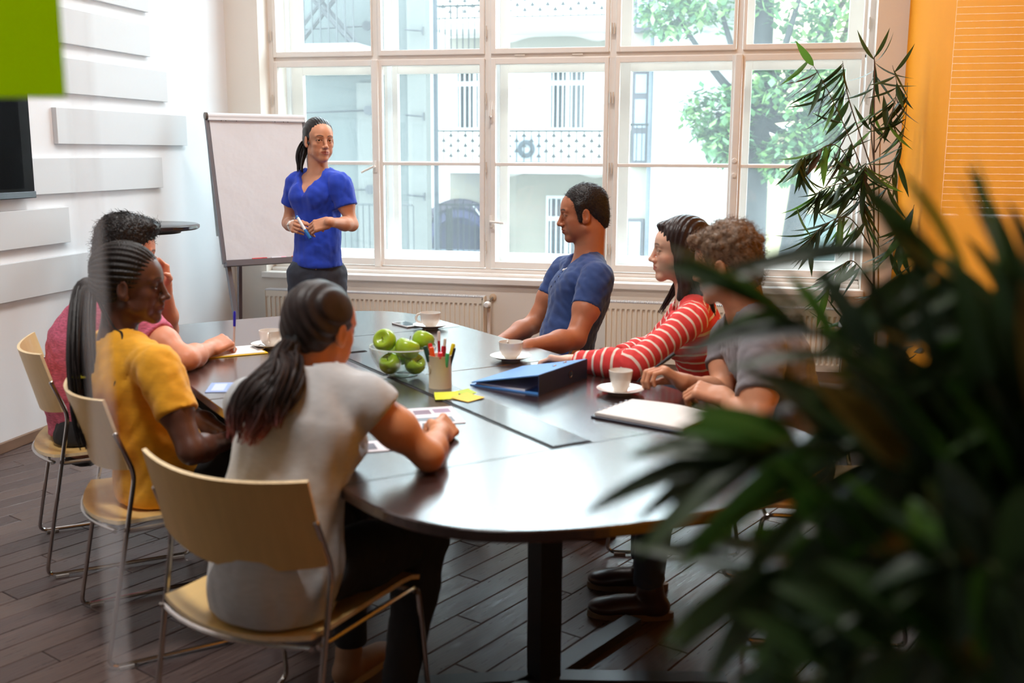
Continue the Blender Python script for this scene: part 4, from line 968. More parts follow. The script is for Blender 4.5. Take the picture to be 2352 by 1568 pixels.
def mesh_sdf(s, h, lo=None, hi=None, keep=None, slack=1.35):
    """naive surface nets on sparse blocks of 8x8x8 cells"""
    a, b = s.bbox()
    lo = a - .02 if lo is None else np.maximum(lo, a - .02); hi = b + .02 if hi is None else np.minimum(hi, b + .02)
    B = 8; n = np.ceil((hi - lo) / (h * B)).astype(int) + 1
    g = np.stack(np.meshgrid(*[np.arange(k) for k in n], indexing='ij'), -1).reshape(-1, 3)
    cen = lo + (g + .5) * h * B
    dv = s.ev(cen); g = g[np.abs(dv) < h * B * .87 * slack + .012]
    M = len(g)
    if M == 0: return np.zeros((0, 3)), np.zeros((0, 4), int)
    o = np.stack(np.meshgrid(*[np.arange(B + 1)] * 3, indexing='ij'), -1).reshape(-1, 3)
    Vv = np.empty((M, B + 1, B + 1, B + 1), np.float32)
    for i in range(0, M, 400):
        P = (lo + ((g[i:i + 400, None, :] * B) + o[None]) * h).reshape(-1, 3).astype(np.float32)
        Vv[i:i + 400] = s.ev(P, margin=.05).reshape(-1, B + 1, B + 1, B + 1)
    S = Vv < 0
    cs = [(i, j, k) for i in (0, 1) for j in (0, 1) for k in (0, 1)]
    cnt = sum(S[:, i:i + B, j:j + B, k:k + B].astype(np.int8) for i, j, k in cs)
    bi, ci, cj, ck = np.nonzero((cnt > 0) & (cnt < 8))
    cell = g[bi] * B + np.stack([ci, cj, ck], 1)
    corner = {c: Vv[bi, ci + c[0], cj + c[1], ck + c[2]] for c in cs}
    acc = np.zeros((len(bi), 3)); w = np.zeros(len(bi))
    for c in cs:
        for ax in range(3):
            if c[ax]: continue
            e = list(c); e[ax] = 1; e = tuple(e); v0, v1 = corner[c], corner[e]
            m = (v0 < 0) != (v1 < 0); t = np.where(m, v0 / np.where(m, v0 - v1, 1), 0)
            p = np.array(c, float)[None].repeat(len(bi), 0); p[:, ax] = t
            acc += p * m[:, None]; w += m
    pos = lo + (cell + acc / w[:, None]) * h
    dim = (n * B + 2).astype(np.int64)
    key = (cell[:, 0].astype(np.int64) * dim[1] + cell[:, 1]) * dim[2] + cell[:, 2]
    od = np.argsort(key); ks = key[od]
    quads = []
    for ax in range(3):
        sl0 = [slice(0, B)] * 3; sl1 = [slice(0, B)] * 3; sl1[ax] = slice(1, B + 1)
        s0, s1 = S[(slice(None), *sl0)], S[(slice(None), *sl1)]
        bi2, i, j, k = np.nonzero(s0 != s1); base = g[bi2] * B + np.stack([i, j, k], 1)
        fl = s0[bi2, i, j, k]; u, v = [(1, 2), (2, 0), (0, 1)][ax]
        ids = []
        ok = np.ones(len(base), bool)
        for du, dv_ in ((0, 0), (-1, 0), (-1, -1), (0, -1)):
            c = base.copy(); c[:, u] += du; c[:, v] += dv_
            kk = (c[:, 0].astype(np.int64) * dim[1] + c[:, 1]) * dim[2] + c[:, 2]
            ix = np.clip(np.searchsorted(ks, kk), 0, len(ks) - 1); ok &= (ks[ix] == kk) & (c.min(1) >= 0); ids.append(od[ix])
        q = np.stack(ids, 1)[ok]; f = fl[ok]
        q[~f] = q[~f][:, ::-1]; quads.append(q)
    Q = np.concatenate(quads)
    for _ in range(1 if h < .005 else 0):          # settle the vertices on the surface
        e = .0008; d0 = s.ev(pos, margin=.05)
        G = np.stack([s.ev(pos + np.eye(3)[i] * e, margin=.05) - d0 for i in range(3)], 1) / e
        gl = (G * G).sum(1); st = np.clip(d0 / np.maximum(gl, .3), -h * .6, h * .6); pos = pos - G * st[:, None]
    if keep is not None:
        c = pos[Q].mean(1); Q = Q[keep(c)]
        us, inv = np.unique(Q, return_inverse=True); pos = pos[us]; Q = inv.reshape(-1, 4)
    return pos, Q
def to_object(parts, name, mats, parent, attrs=None, matidx=None):
    vs = []; fs = []; o = 0
    for p, q in parts: vs.append(p); fs.append(q + o); o += len(p)
    vs = np.concatenate(vs); fs = np.concatenate(fs)
    me = bpy.data.meshes.new(name); me.vertices.add(len(vs)); me.vertices.foreach_set('co', vs.astype(np.float32).ravel())
    me.loops.add(len(fs) * 4); me.loops.foreach_set('vertex_index', fs.astype(np.int32).ravel())
    me.polygons.add(len(fs)); me.polygons.foreach_set('loop_start', np.arange(0, len(fs) * 4, 4, dtype=np.int32))
    me.polygons.foreach_set('use_smooth', np.ones(len(fs), bool))
    for m in mats: me.materials.append(m)
    if matidx is not None: me.polygons.foreach_set('material_index', matidx(vs[fs].mean(1)).astype(np.int32))
    me.update(calc_edges=True)
    if attrs:
        for an, fn in attrs.items():
            val = fn(vs)
            if val.ndim == 2:
                at = me.attributes.new(an, 'FLOAT_COLOR', 'POINT'); at.data.foreach_set('color', np.concatenate([val, np.ones((len(val), 1))], 1).astype(np.float32).ravel())
            else:
                at = me.attributes.new(an, 'FLOAT', 'POINT'); at.data.foreach_set('value', val.astype(np.float32))
    return link(me, name, parent)
def waves(seed, wl, amp, stretch=(1, 1, 1), n=6, ridge=True):
    rg = np.random.RandomState(seed); K = rg.normal(size=(n, 3)); K /= np.linalg.norm(K, axis=1)[:, None]
    K = K * np.asarray(stretch); K = K * (2 * math.pi / (wl * rg.uniform(.6, 1.5, (n, 1)))); ph = rg.uniform(0, 6.28, n)
    def f(P):
        a = P @ K.T + ph; a[:, 1:] += .8 * np.sin(a[:, :-1])
        v = np.sin(a)
        if ridge: v = 1 - 2 * np.abs(v)
        return amp * v.mean(1) * 1.6
    return f
class Head:
    """local frame: x right, y forward, z up"""
    def __init__(s, c, face, up, sc=1.0):
        s.o = np.asarray(c, float); y = nrm(face); z = nrm(np.asarray(up, float) - y * np.dot(y, up)); x = np.cross(y, z)
        s.ax = np.stack([x, y, z]); s.sc = sc
    def w(s, p): return s.o + (np.asarray(p, float) * s.sc) @ s.ax
    def l(s, P): return ((P - s.o) @ s.ax.T) / s.sc
    def r(s, v): return (np.asarray(v, float) if hasattr(v, '__len__') else float(v)) * s.sc
def add_head(S, H, male=True, eye_open=1.0, gaze=0.0):
    w, r, ax = H.w, H.r, H.ax
    jw = 1.07 if male else .91
    S.ell(w((0, -.018, .034)), r((.074, .095, .083)), .02, ax=ax)
    S.ell(w((0, .030, .030)), r((.063, .062, .062)), .02, ax=ax)
    S.ell(w((0, .026, -.035)), r((.059 * jw, .058, .078)), .02, ax=ax)
    for sx in (-1, 1):
        S.cone(w((sx * .050 * jw, .0, -.062)), w((sx * .012, .066, -.098)), r(.019), r(.016), .02)
        S.ell(w((sx * .037, .055, -.025)), r((.020, .018, .016)), .024, ax=ax)      # cheekbone
        S.ell(w((sx * .036, .048, -.060)), r((.020, .022, .024)), .02, ax=ax)       # cheek
        S.cone(w((sx * .012, .083, .022)), w((sx * .044, .070, .022)), r(.009 if male else .007), r(.007), .012)  # brow ridge
    S.ell(w((0, .068, -.100)), r((.019 if male else .015, .018, .016)), .015, ax=ax)  # chin
    S.ell(w((0, .076, -.066)), r((.026, .016, .020)), .012, ax=ax)                  # mouth mound
    for sx in (-1, 1): S.ell(w((sx * .030, .094, .001)), r((.017, .013, .012)), .010, 's', ax=ax)   # sockets
    S.cone(w((0, .084, .012)), w((0, .103, -.029)), r(.0075), r(.0100 if male else .0088), .010)
    S.cone(w((0, .094, -.036)), w((0, .084, -.054)), r(.010), r(.008), .008)
    S.ell(w((0, .106, -.034)), r((.0105, .010, .009)), .006, ax=ax)
    for sx in (-1, 1):
        S.ell(w((sx * .0115, .094, -.038)), r((.0075, .010, .007)), .005, ax=ax)
        S.cone(w((0, .0910, -.0585)), w((sx * .019, .0825, -.0625)), r(.0052), r(.0026), .006)     # upper lip
        S.cone(w((0, .0895, -.0695)), w((sx * .016, .082, -.0665)), r(.0060), r(.0030), .006)     # lower lip
        S.cone(w((0, .0985, -.0645)), w((sx * .022, .0865, -.0640)), r(.0022), r(.0016), .003, 's')     # lip parting
        e = w((sx * .0310, .0705, .0)); S.ell(e, r(.0152), .006)                            # lids
        S.ell(w((sx * .0315, .0885, -.0005 - .002 * (1 - eye_open))), r((.0125, .0105, .0052 * eye_open + .0006)), .0012, 's', ax=ax)
        # ear
        ea = nrm(ax[0] * sx * .35 + ax[1] * -.25 + ax[0] * sx); e1 = nrm(np.cross(ax[2], ea)); A = np.stack([ea, np.cross(ax[2], ea), ax[2]])
        S.ell(w((sx * .0765, -.006, -.010)), r((.0075, .018, .031)), .006, ax=A)
        S.ell(w((sx * .0835, -.003, -.006)), r((.006, .0105, .019)), .004, 's', ax=A)
        S.ell(w((sx * .074, .004, -.032)), r((.007, .009, .010)), .006, ax=A)
def face_paint(H, brow=(.18, .12, .10), lip=(.86, .50, .48), stubble=0.0, lash=.25, male=True, blush=0.04, browz=.0235, lidtone=1.0):
    def f(P):
        q = H.l(P); c = np.ones((len(P), 3)); fr = q[:, 1] > .045
        ax_ = np.abs(q[:, 0])
        if stubble:
            m = np.clip((-.035 - q[:, 2]) / .02, 0, 1) * np.clip((q[:, 1] + .01) / .03, 0, 1) * np.clip((q[:, 2] + .16) / .04, 0, 1)
            c *= 1 - stubble * m[:, None] * np.array([.8, .62, .5])
        ch = np.exp(-((ax_ - .04) ** 2 + (q[:, 2] + .035) ** 2) / .0004) * fr
        c *= 1 - blush * ch[:, None] * np.array([0, 1.6, 1.6])
        zb = browz + .004 * (1 - ((ax_ - .030) / .017) ** 2)
        b = np.exp(-((q[:, 2] - zb) / (.0038 if male else .0031)) ** 4) * (np.clip((ax_ - .011) / .003, 0, 1) * np.clip((.050 - ax_) / .006, 0, 1)) * fr
        c = c * (1 - b[:, None]) + np.asarray(brow) * b[:, None]
        up = np.where(q[:, 2] > -.0643, 1.0, 0.0); hl = .0068 * np.clip(1 - (ax_ / .0235) ** 2, 0, 1) ** .6
        lo_ = .0095 * np.clip(1 - (ax_ / .0225) ** 2, 0, 1) ** .6
        m = np.clip(1.3 - np.abs(q[:, 2] + .0643) / np.where(up > 0, hl, lo_).clip(1e-4), 0, .5) * 2 * (q[:, 1] > .072) * (ax_ < .024)
        ns = np.exp(-(((ax_ - .0065) / .0035) ** 2 + ((q[:, 1] - .101) / .005) ** 2)) * (np.abs(q[:, 2] + .0455) < .004); c *= 1 - .75 * ns[:, None]  # dark of the nostrils painted into the skin, no hollow cut
        c = c * (1 - m[:, None]) + c * np.asarray(lip) * m[:, None]
        gr = np.exp(-((q[:, 2] + .0642) / .0011) ** 2) * (ax_ < .022) * (q[:, 1] > .07); c *= 1 - .6 * gr[:, None]  # crease shade between the lips painted into the skin
        ex = (ax_ - .0313) / .0145; ez = q[:, 2] / .0066; rr = np.sqrt(ex ** 2 + ez ** 2)
        lsh = np.exp(-((rr - 1.02) / .16) ** 2) * (q[:, 2] > -.003) * (q[:, 1] > .062) * (rr > .4); c *= 1 - (1 - lash) * np.clip(lsh, 0, 1)[:, None]
        sd = np.exp(-(((ax_ - .031) / .020) ** 2 + ((q[:, 2] - .006) / .010) ** 2)) * fr; c *= 1 - .16 * lidtone * sd[:, None]
        return c.clip(.02, 1.2)
    return f
M_sclera = mat('eye_white', (226, 218, 212), .15, coat=.5); M_iris = mat('iris_brown', (44, 26, 16), .15, coat=.8); M_pupil = mat('pupil', (8, 6, 6), .1, coat=.8)
def add_eyes(H, parent, gx=0.0, gz=0.0):
    for sx in (-1, 1):
        c = H.w((sx * .0310, .0705, 0)); d = nrm(H.ax[1] + H.ax[0] * gx + H.ax[2] * gz); r_ = H.r(.0128)
        m = MB(); prof = [(r_ * math.sin(a), r_ * math.cos(a)) for a in np.linspace(math.pi * .75, 0, 22)]
        m.lathe(prof, c, 20, d)
        nf = 20
        m.mi = [(2 if i // nf >= 19 else (1 if i // nf >= 16 else 0)) for i in range(len(m.f))]
        m.build('eye', [M_sclera, M_iris, M_pupil], parent, True)
def add_arm(S, sh, el, wr, f=1.0, k=.025):
    ud = nrm(el - sh); fd = nrm(wr - el)
    S.cone(sh, sh + (el - sh) * .5, .048 * f, .046 * f, k); S.cone(sh + (el - sh) * .45, el, .046 * f, .038 * f, k)
    S.ell(sh + (el - sh) * .18, .050 * f, k)
    S.ell(sh + (el - sh) * .52 + V(0, 0, .004), .047 * f, .03)
    S.cone(el, el + (wr - el) * .35, .038 * f, .042 * f, .02); S.cone(el + (wr - el) * .33, wr, .041 * f, .0255 * f, .02)
    S.cone(wr - fd * .01, wr + fd * .02, .026 * f, .025 * f, .015)
def add_hand(S, wr, d, n, tb, curl=(.5, .6, .4), s=1.0, spread=.0, thumb=(.5, .75, .3), tcurl=.35, fcurl=None):
    """d wrist->knuckles, n out of the palm, tb towards the thumb"""
    d = nrm(d); n = nrm(n - d * np.dot(n, d)); tb = nrm(tb - d * np.dot(tb, d) - n * np.dot(tb, n))
    A = np.stack([d, tb, n])
    S.cone(wr, wr + d * .03 * s, .024 * s, .026 * s, .015, flat=.72, fax=n)
    S.box(wr + d * .052 * s, A, (.046 * s, .038 * s, .0145 * s), .012 * s, .012)
    S.ell(wr + d * .034 * s + tb * .022 * s + n * .008 * s, (.03 * s, .016 * s, .014 * s), .01, ax=A)
    fl = [(.030, .043, .026, .021, .0086), (.0105, .047, .029, .022, .0089), (-.0095, .044, .027, .021, .0084), (-.0285, .035, .021, .018, .0074)]
    for i, (o, a, b, c, r_) in enumerate(fl):
        cu = fcurl[i] if fcurl else curl
        p = wr + d * (.094 - .004 * abs(i - 1)) * s + tb * o * s; an = 0
        dd = nrm(d + tb * spread * (1.5 - i) * .5)
        S.ell(p - d * .002 + n * -.003, .0100 * s, .006)
        for L_, cc, r0, r1 in ((a, cu[0], r_ * 1.05, r_ * .98), (b, cu[1], r_ * .98, r_ * .9), (c, cu[2], r_ * .9, r_ * .74)):
            an += cc; v = dd * math.cos(an) + n * math.sin(an); p2 = p + v * L_ * s
            S.cone(p, p2, r0 * s, r1 * s, .0032); p = p2
    p = wr + d * .022 * s + tb * .026 * s + n * .006 * s; v = nrm(d * thumb[0] + tb * thumb[1] + n * thumb[2])
    ax_ = nrm(np.cross(v, n - tb * .6))
    for L_, r0, r1 in ((.046, .0135, .0115), (.033, .0110, .0100), (.027, .0100, .0080)):
        p2 = p + v * L_ * s; S.cone(p, p2, r0 * s, r1 * s, .006); p = p2
        v = nrm(v * math.cos(tcurl) + np.cross(ax_, v) * math.sin(tcurl) + ax_ * np.dot(ax_, v) * (1 - math.cos(tcurl)))
def torso_frame(J):
    up = nrm(J['neck'] - J['chest']); rt = nrm(J['shR'] - J['shL']); rt = nrm(rt - up * np.dot(rt, up)); fr = np.cross(up, rt)
    return rt, fr, up
def add_torso(S, J, male, g=0.0, bust=.045, f=1.0, soft=.04, hipw=None):
    rt, fr, up = torso_frame(J)
    p, wst, ch, nk = J['pelvis'], J['waist'], J['chest'], J['neck']
    hw = (hipw or (.142 if not male else .148)) * f; ww = (.116 if not male else .138) * f; cw = (.128 if not male else .152) * f
    A = np.stack([rt, fr, up])
    S.cone(p, wst, hw + g, ww + g, soft, flat=.72, fax=fr); S.cone(wst, ch, ww + g, cw + g, soft, flat=.72, fax=fr)
    S.cone(ch, ch + (nk - ch) * .5, cw + g, cw * .74 + g, soft, flat=.72, fax=fr)
    top = ch + (nk - ch) * .70; r0, r1 = ((.062, .050) if male else (.052, .040))
    for c in 'LR':
        sh = J['sh' + c]
        S.cone(top, sh, r0 * f + g, r1 * f + g, .035)
        S.cone(nk + up * .0 - fr * .01, nk + (sh - nk) * .65 - up * .004, (.042 if male else .034) * f + g * .5, (.040 if male else .032) * f + g, .03)
    if male:
        for sx in (-1, 1): S.ell(ch + rt * sx * .072 + fr * .074 * f + up * .035, ((.072 + g), (.034 + g), (.055 + g)), .035, ax=A)
    else:
        for sx in (-1, 1): S.ell(ch + rt * sx * .062 + fr * (.062 + bust * .5) * f + up * .0, ((.052 + g), (.032 + bust * .35 + g), (.056 + g)), .045, ax=A)
def add_legs(S, J, g=0.0, f=1.0, k=.03):
    for c in 'LR':
        h, kn, an = J['hip' + c], J['kn' + c], J['an' + c]
        S.cone(h, h + (kn - h) * .5, .082 * f + g, .072 * f + g, k); S.cone(h + (kn - h) * .45, kn, .072 * f + g, .056 * f + g, k)
        S.ell(kn, .057 * f + g, .02)
        S.cone(kn, kn + (an - kn) * .35, .053 * f + g, .055 * f + g, .02); S.cone(kn + (an - kn) * .3, an, .055 * f + g, .036 * f + g, .02)
def shoe(name_parent, an, fwd, m_up, m_sole, s=1.0):
    fwd = nrm(V(fwd[0], fwd[1], 0)); sd = V(fwd[1], -fwd[0], 0); A = np.stack([sd, fwd, V(0, 0, 1)])
    z0 = .012
    S = Sdf(); b = V(an[0], an[1], 0)
    S.cone(b + V(0, 0, .052) - fwd * .02, b + V(0, 0, .10) - fwd * .01, .040 * s, .043 * s, .02)
    S.ell(b + V(0, 0, .040) - fwd * .03, (.038 * s, .045 * s, .034 * s), .02, ax=A)
    S.ell(b + V(0, 0, .038) + fwd * .06, (.040 * s, .085 * s, .036 * s), .025, ax=A)
    S.ell(b + V(0, 0, .034) + fwd * .13, (.045 * s, .060 * s, .026 * s), .02, ax=A)
    S.cuts.append(lambda P: (z0 + .004) - P[:, 2])
    o = to_object([mesh_sdf(S, .006)], 'shoe', [m_up], name_parent)
    pts = []
    for i in range(28):
        t = 2 * math.pi * i / 28; y = .05 + .135 * math.cos(t); x = .040 * math.sin(t) * (1 + .18 * math.cos(t))
        q = b + sd * x * s + fwd * y * s * 1.0; pts.append((q[0], q[1]))
    MB().prism(pts, .001, .022).build('sole', m_sole, o)
    return o
def strands(path, radf, n, r, seed, name, m, parent, per=6, wob=.004, flatf=1.0, tip=.35, attrs=None, spread_end=1.0, seg=5):
    """a bundle of thin locks following a path; radf(t) is the bundle radius"""
    rg = random.Random(seed); P = smoothpath(path, per); N = len(P); mb = MB(); F = []; ref = None
    for i, p in enumerate(P):
        d = nrm(P[min(i + 1, N - 1)] - P[max(i - 1, 0)])
        a = frame(d)[0] if ref is None else nrm(ref - d * np.dot(ref, d)); ref = a; F.append((a, np.cross(d, a)))
    for _ in range(n):
        t0 = rg.uniform(0, 2 * math.pi); q = rg.uniform(.35, 1) ** .5; tw = rg.uniform(-.8, .8); ph = rg.uniform(0, 6); end = rg.uniform(.78, 1.0)
        pts = []; M_ = max(4, int(N * end))
        for i in range(M_):
            t = i / (N - 1); a, b = F[i]; th_ = t0 + tw * t; rr = radf(t) * q
            w = wob * math.sin(ph + 9 * t)
            pts.append(P[i] + (a * math.cos(th_) + b * math.sin(th_) * flatf) * rr + a * w)
        rs = [r * (1 if i < M_ * .7 else max(tip, 1 - (i - M_ * .7) / (M_ * .3))) for i in range(M_)]
        mb.tube(pts, rs, seg)
    o = mb.build(name, m, parent, True)
    if attrs:
        vs = np.array([v for v in mb.v])
        for an, fn in attrs.items():
            at = o.data.attributes.new(an, 'FLOAT_COLOR', 'POINT'); at.data.foreach_set('color', np.concatenate([fn(vs), np.ones((len(vs), 1))], 1).astype(np.float32).ravel())
    return o

def fuzz(hair, H, n, L_, r, seed, m, name='hair_strands', lift=.5, curl=0.0, sweep=(0, -1, -.3)):
    """short fine hairs standing off a hair mass"""
    me = hair.data; N = len(me.vertices); co = np.empty(N * 3, np.float32); me.vertices.foreach_get('co', co); co = co.reshape(-1, 3)
    no = np.empty(N * 3, np.float32); me.vertex_normals.foreach_get('vector', no); no = no.reshape(-1, 3)
    rg = np.random.RandomState(seed); ix = rg.randint(0, N, n); sw = H.ax.T @ nrm(sweep); vs = []; fs = []
    for j in ix:
        p = co[j].astype(float); nn = no[j]; d = nrm(sw - nn * np.dot(sw, nn) + rg.normal(size=3) * .35); l_ = L_ * rg.uniform(.6, 1.3); a = nrm(np.cross(d, nn)); ph = rg.uniform(0, 6.28); K = 5; b = len(vs)
        for i in range(K):
            t = i / (K - 1); q = p + d * l_ * t + nn * (lift * l_ * t * (1 - .45 * t) - .001)
            if curl: q = q + a * curl * math.sin(ph + 5 * t) + nn * curl * .7 * (1 + math.cos(ph + 5 * t))
            rr = r * (1 - .75 * t)
            for c_ in (0, 2.094, 4.189): vs.append(q + (a * math.cos(c_) + nn * math.sin(c_)) * rr)
        for i in range(K - 1):
            for c_ in range(3): o = b + i * 3; fs.append((o + c_, o + (c_ + 1) % 3, o + 3 + (c_ + 1) % 3, o + 3 + c_))
    mb = MB(); mb.add(vs, fs); o = mb.build(name, m, hair, True); o['kind'] = 'stuff'; return o
# joints of each figure, world metres
KEYS = ['head', 'face', 'hup', 'neck', 'chest', 'waist', 'pelvis'] + [a + c for a in ('sh', 'el', 'wr', 'hip', 'kn', 'an') for c in 'LR'] + ['fw']
POSE_ROWS = {
    'W1': [(-2.304, 5.408, 1.560), (0.700, -0.710, -0.030), (0.030, 0.000, 1.000), (-2.321, 5.424, 1.387), (-2.319, 5.410, 1.255), (-2.313, 5.376, 1.059), (-2.310, 5.343, 0.878), (-2.142, 5.339, 1.330), (-2.477, 5.452, 1.332), (-2.096, 5.330, 1.112), (-2.534, 5.479, 1.103), (-2.125, 5.100, 1.140), (-2.394, 5.251, 1.102), (-2.229, 5.368, 0.838), (-2.390, 5.317, 0.838), (-2.229, 5.368, 0.470), (-2.390, 5.317, 0.470), (-2.235, 5.387, 0.090), (-2.396, 5.336, 0.090), (0.300, -0.950, 0.000)],
    'M1': [(-0.729, 4.631, 1.235), (-0.955, -0.270, -0.120), (-0.080, 0.000, 1.000), (-0.698, 4.632, 1.037), (-0.725, 4.574, 0.867), (-0.774, 4.530, 0.689), (-0.772, 4.505, 0.553), (-0.625, 4.407, 0.971), (-0.828, 4.796, 0.957), (-0.689, 4.245, 0.736), (-0.962, 4.700, 0.715), (-0.841, 4.023, 0.736), (-1.070, 4.416, 0.662), (-0.750, 4.423, 0.543), (-0.794, 4.587, 0.543), (-1.157, 4.282, 0.500), (-1.217, 4.504, 0.500), (-1.186, 4.274, 0.090), (-1.246, 4.497, 0.090), (-0.966, -0.260, 0.000)],
    'W2': [(-0.255, 3.960, 1.143), (-0.985, -0.150, -0.020), (0.020, 0.000, 1.000), (-0.207, 3.961, 0.973), (-0.180, 3.981, 0.826), (-0.153, 4.033, 0.682), (-0.134, 4.105, 0.536), (-0.185, 3.767, 0.914), (-0.217, 4.114, 0.912), (-0.367, 3.514, 0.785), (-0.367, 4.251, 0.709), (-0.585, 3.579, 0.774), (-0.487, 4.067, 0.711), (-0.121, 4.021, 0.526), (-0.146, 4.189, 0.526), (-0.512, 3.931, 0.500), (-0.546, 4.158, 0.500), (-0.541, 3.926, 0.090), (-0.576, 4.154, 0.090), (-0.989, -0.151, 0.000)],
    'M2': [(-0.069, 3.400, 1.153), (-0.930, 0.300, -0.180), (-0.140, 0.000, 1.000), (0.003, 3.429, 0.998), (0.078, 3.438, 0.842), (0.134, 3.444, 0.691), (0.161, 3.421, 0.537), (0.054, 3.197, 0.921), (-0.045, 3.606, 0.884), (0.046, 3.008, 0.699), (-0.071, 3.454, 0.714), (-0.049, 3.135, 0.775), (-0.176, 3.268, 0.785), (0.174, 3.337, 0.527), (0.148, 3.505, 0.527), (-0.247, 3.243, 0.500), (-0.281, 3.470, 0.500), (-0.276, 3.238, 0.090), (-0.311, 3.466, 0.090), (-0.989, -0.151, 0.000)],
    'W3': [(-1.007, 2.350, 1.076), (0.360, 0.910, -0.200), (0.040, 0.020, 1.000), (-1.023, 2.305, 0.960), (-1.029, 2.251, 0.847), (-1.048, 2.188, 0.697), (-1.053, 2.157, 0.540), (-1.228, 2.397, 0.865), (-0.875, 2.278, 0.917), (-1.267, 2.518, 0.670), (-0.728, 2.315, 0.782), (-1.123, 2.661, 0.700), (-0.774, 2.554, 0.770), (-1.135, 2.181, 0.530), (-0.972, 2.133, 0.530), (-1.065, 2.598, 0.500), (-0.806, 2.523, 0.500), (-1.060, 2.617, 0.090), (-0.845, 2.388, 0.090), (0.280, 0.960, 0.000)],
    'W4': [(-1.838, 2.844, 1.098), (0.955, 0.280, -0.060), (0.050, 0.000, 1.000), (-1.887, 2.822, 0.926), (-1.848, 2.786, 0.799), (-1.801, 2.790, 0.650), (-1.750, 2.828, 0.513), (-2.010, 2.950, 0.870), (-1.668, 2.686, 0.882), (-1.795, 3.077, 0.619), (-1.535, 2.621, 0.653), (-1.612, 2.969, 0.600), (-1.545, 2.822, 0.623), (-1.808, 2.890, 0.503), (-1.691, 2.766, 0.503), (-1.516, 3.207, 0.500), (-1.358, 3.040, 0.500), (-1.495, 3.228, 0.090), (-1.337, 3.061, 0.090), (0.727, 0.687, 0.000)],
    'M3': [(-2.274, 3.500, 1.127), (0.780, 0.580, -0.250), (0.200, 0.150, 1.000), (-2.349, 3.450, 0.943), (-2.401, 3.409, 0.785), (-2.435, 3.392, 0.628), (-2.423, 3.398, 0.475), (-2.514, 3.591, 0.895), (-2.124, 3.322, 0.880), (-2.296, 3.791, 0.780), (-1.900, 3.249, 0.782), (-2.218, 3.651, 0.972), (-1.947, 3.481, 0.774), (-2.477, 3.464, 0.465), (-2.368, 3.333, 0.465), (-2.165, 3.761, 0.500), (-2.018, 3.585, 0.500), (-2.142, 3.781, 0.090), (-1.995, 3.604, 0.090), (0.769, 0.639, 0.000)],
}
POSE = {k: {n: V(*p) for n, p in zip(KEYS, r)} for k, r in POSE_ROWS.items()}
POSE_MK = [V(-2.289, 5.066, 1.161), V(-2.212, 5.044, 1.057)]
# ---------------------------------------------------------------- the people
def skin_mat(name, c, rough=.48):
    return mat(name, c, rough, var=.04, vscale=30, bump=.06, bscale=240, sss=.12, attr='paint', spec=.45, bdist=.001)
M_jean = mat('dark_denim', (56, 62, 76), .8, var=.25, vscale=9, stretch=(1, 1, .4), bump=.3, bscale=300, bdist=.001)
M_blk = mat('black_trousers', (20, 20, 23), .8, bump=.2, bscale=250, bdist=.001)
def cloth(name, c, **k):
    a = dict(var=.06, vscale=40, stretch=(1, 1, 3), bump=.25, bscale=320, sheen=.15, bdist=.001); a.update(k)
    return mat(name, c, .82, **a)
def hair_mat(name, c, rough=.38, attr=None): return mat(name, c, rough, var=.35, vscale=60, stretch=(1, 1, .2), bump=.5, bscale=150, bstretch=(1, 1, .15), spec=.35, attr=attr, bdist=.002)
def build_skin(S, H, hands, root, m, paint, hres=.0035, handres=.003, res=.0075, headr=.145):
    regs = [(H.w((0, 0, -.005)), headr, hres)] + [(c, .115, handres) for c in hands]
    parts = []
    for c, r_, h in regs:
        # head ball and hand balls are meshed finer; each keeps only its own part, with a small overlap
        others = [(c2, r2) for c2, r2, _ in regs if c2 is not c]
        parts.append(mesh_sdf(S, h, c - r_ - .01, c + r_ + .01, lambda P, c=c, r_=r_: ((P - c) ** 2).sum(1) < r_ * r_))
    def keep(P):
        m_ = np.ones(len(P), bool)
        for c, r_, h in regs: m_ &= ((P - c) ** 2).sum(1) > (r_ - .008) ** 2
        return m_
    parts.append(mesh_sdf(S, res, keep=keep))
    def pt(P):
        out = np.ones((len(P), 3)); mk = ((P - H.o) ** 2).sum(1) < .15 ** 2
        out[mk] = paint(P[mk]); return out
    return to_object(parts, 'body', [m], root, {'paint': pt})
def neckp(S, J, H, r0, r1):
    S.cone(J['neck'] - H.ax[2] * .02, H.w((0, -.022, -.075)), r0, r1, .025)
    S.cone(J['neck'], H.w((0, -.045, -.03)), r0 * .9, r1 * .9, .03)
def person(label, J):
    g = V(J['pelvis'][0], J['pelvis'][1], 0)
    t = thing('person', label, 'person', (0, 0, 0)); return t
def shirt_sdf(J, male, g=.010, bust=.045, f=1.0, sleeve=.5, sg=.012, full=False, hem=None, af=1.0, amp=.0035, seed=1, soft=.04, hipw=None, wl=.09, flare=0.0):
    S = Sdf(); add_torso(S, J, male, g, bust, f, soft, hipw)
    for c in 'LR':
        sh, el, wr = J['sh' + c], J['el' + c], J['wr' + c]
        e = sh + (el - sh) * (1.0 if full else sleeve)
        sr = (.050 * f if male else .043 * f) * af
        S.cone(sh, e, sr + g, ((.047 * f if male else .041 * f) * af + sg if not full else .040 * f + g), .025)
        S.ell(sh + (el - sh) * .15, sr + .002 + g, .025)
        if full:
            fe = el + (wr - el) * .97; S.cone(el, el + (wr - el) * .4, .044 * f + g * .8, .045 * f + g * .8, .025); S.cone(el + (wr - el) * .38, fe, .044 * f + g * .8, .031 * f + g * .6, .02)
            d = nrm(wr - el); S.cuts.append(lambda P, fe=fe, d=d: np.where(((P - fe) ** 2).sum(1) < .01, (P - fe) @ d, -1.0))
        else:
            d = nrm(el - sh)
            S.cuts.append(arm_limited(e, d, .085 * f))
    if hem is not None: S.cuts.append(hem)
    S.disp = waves(seed, wl, amp, (1, 1, 1))
    return S
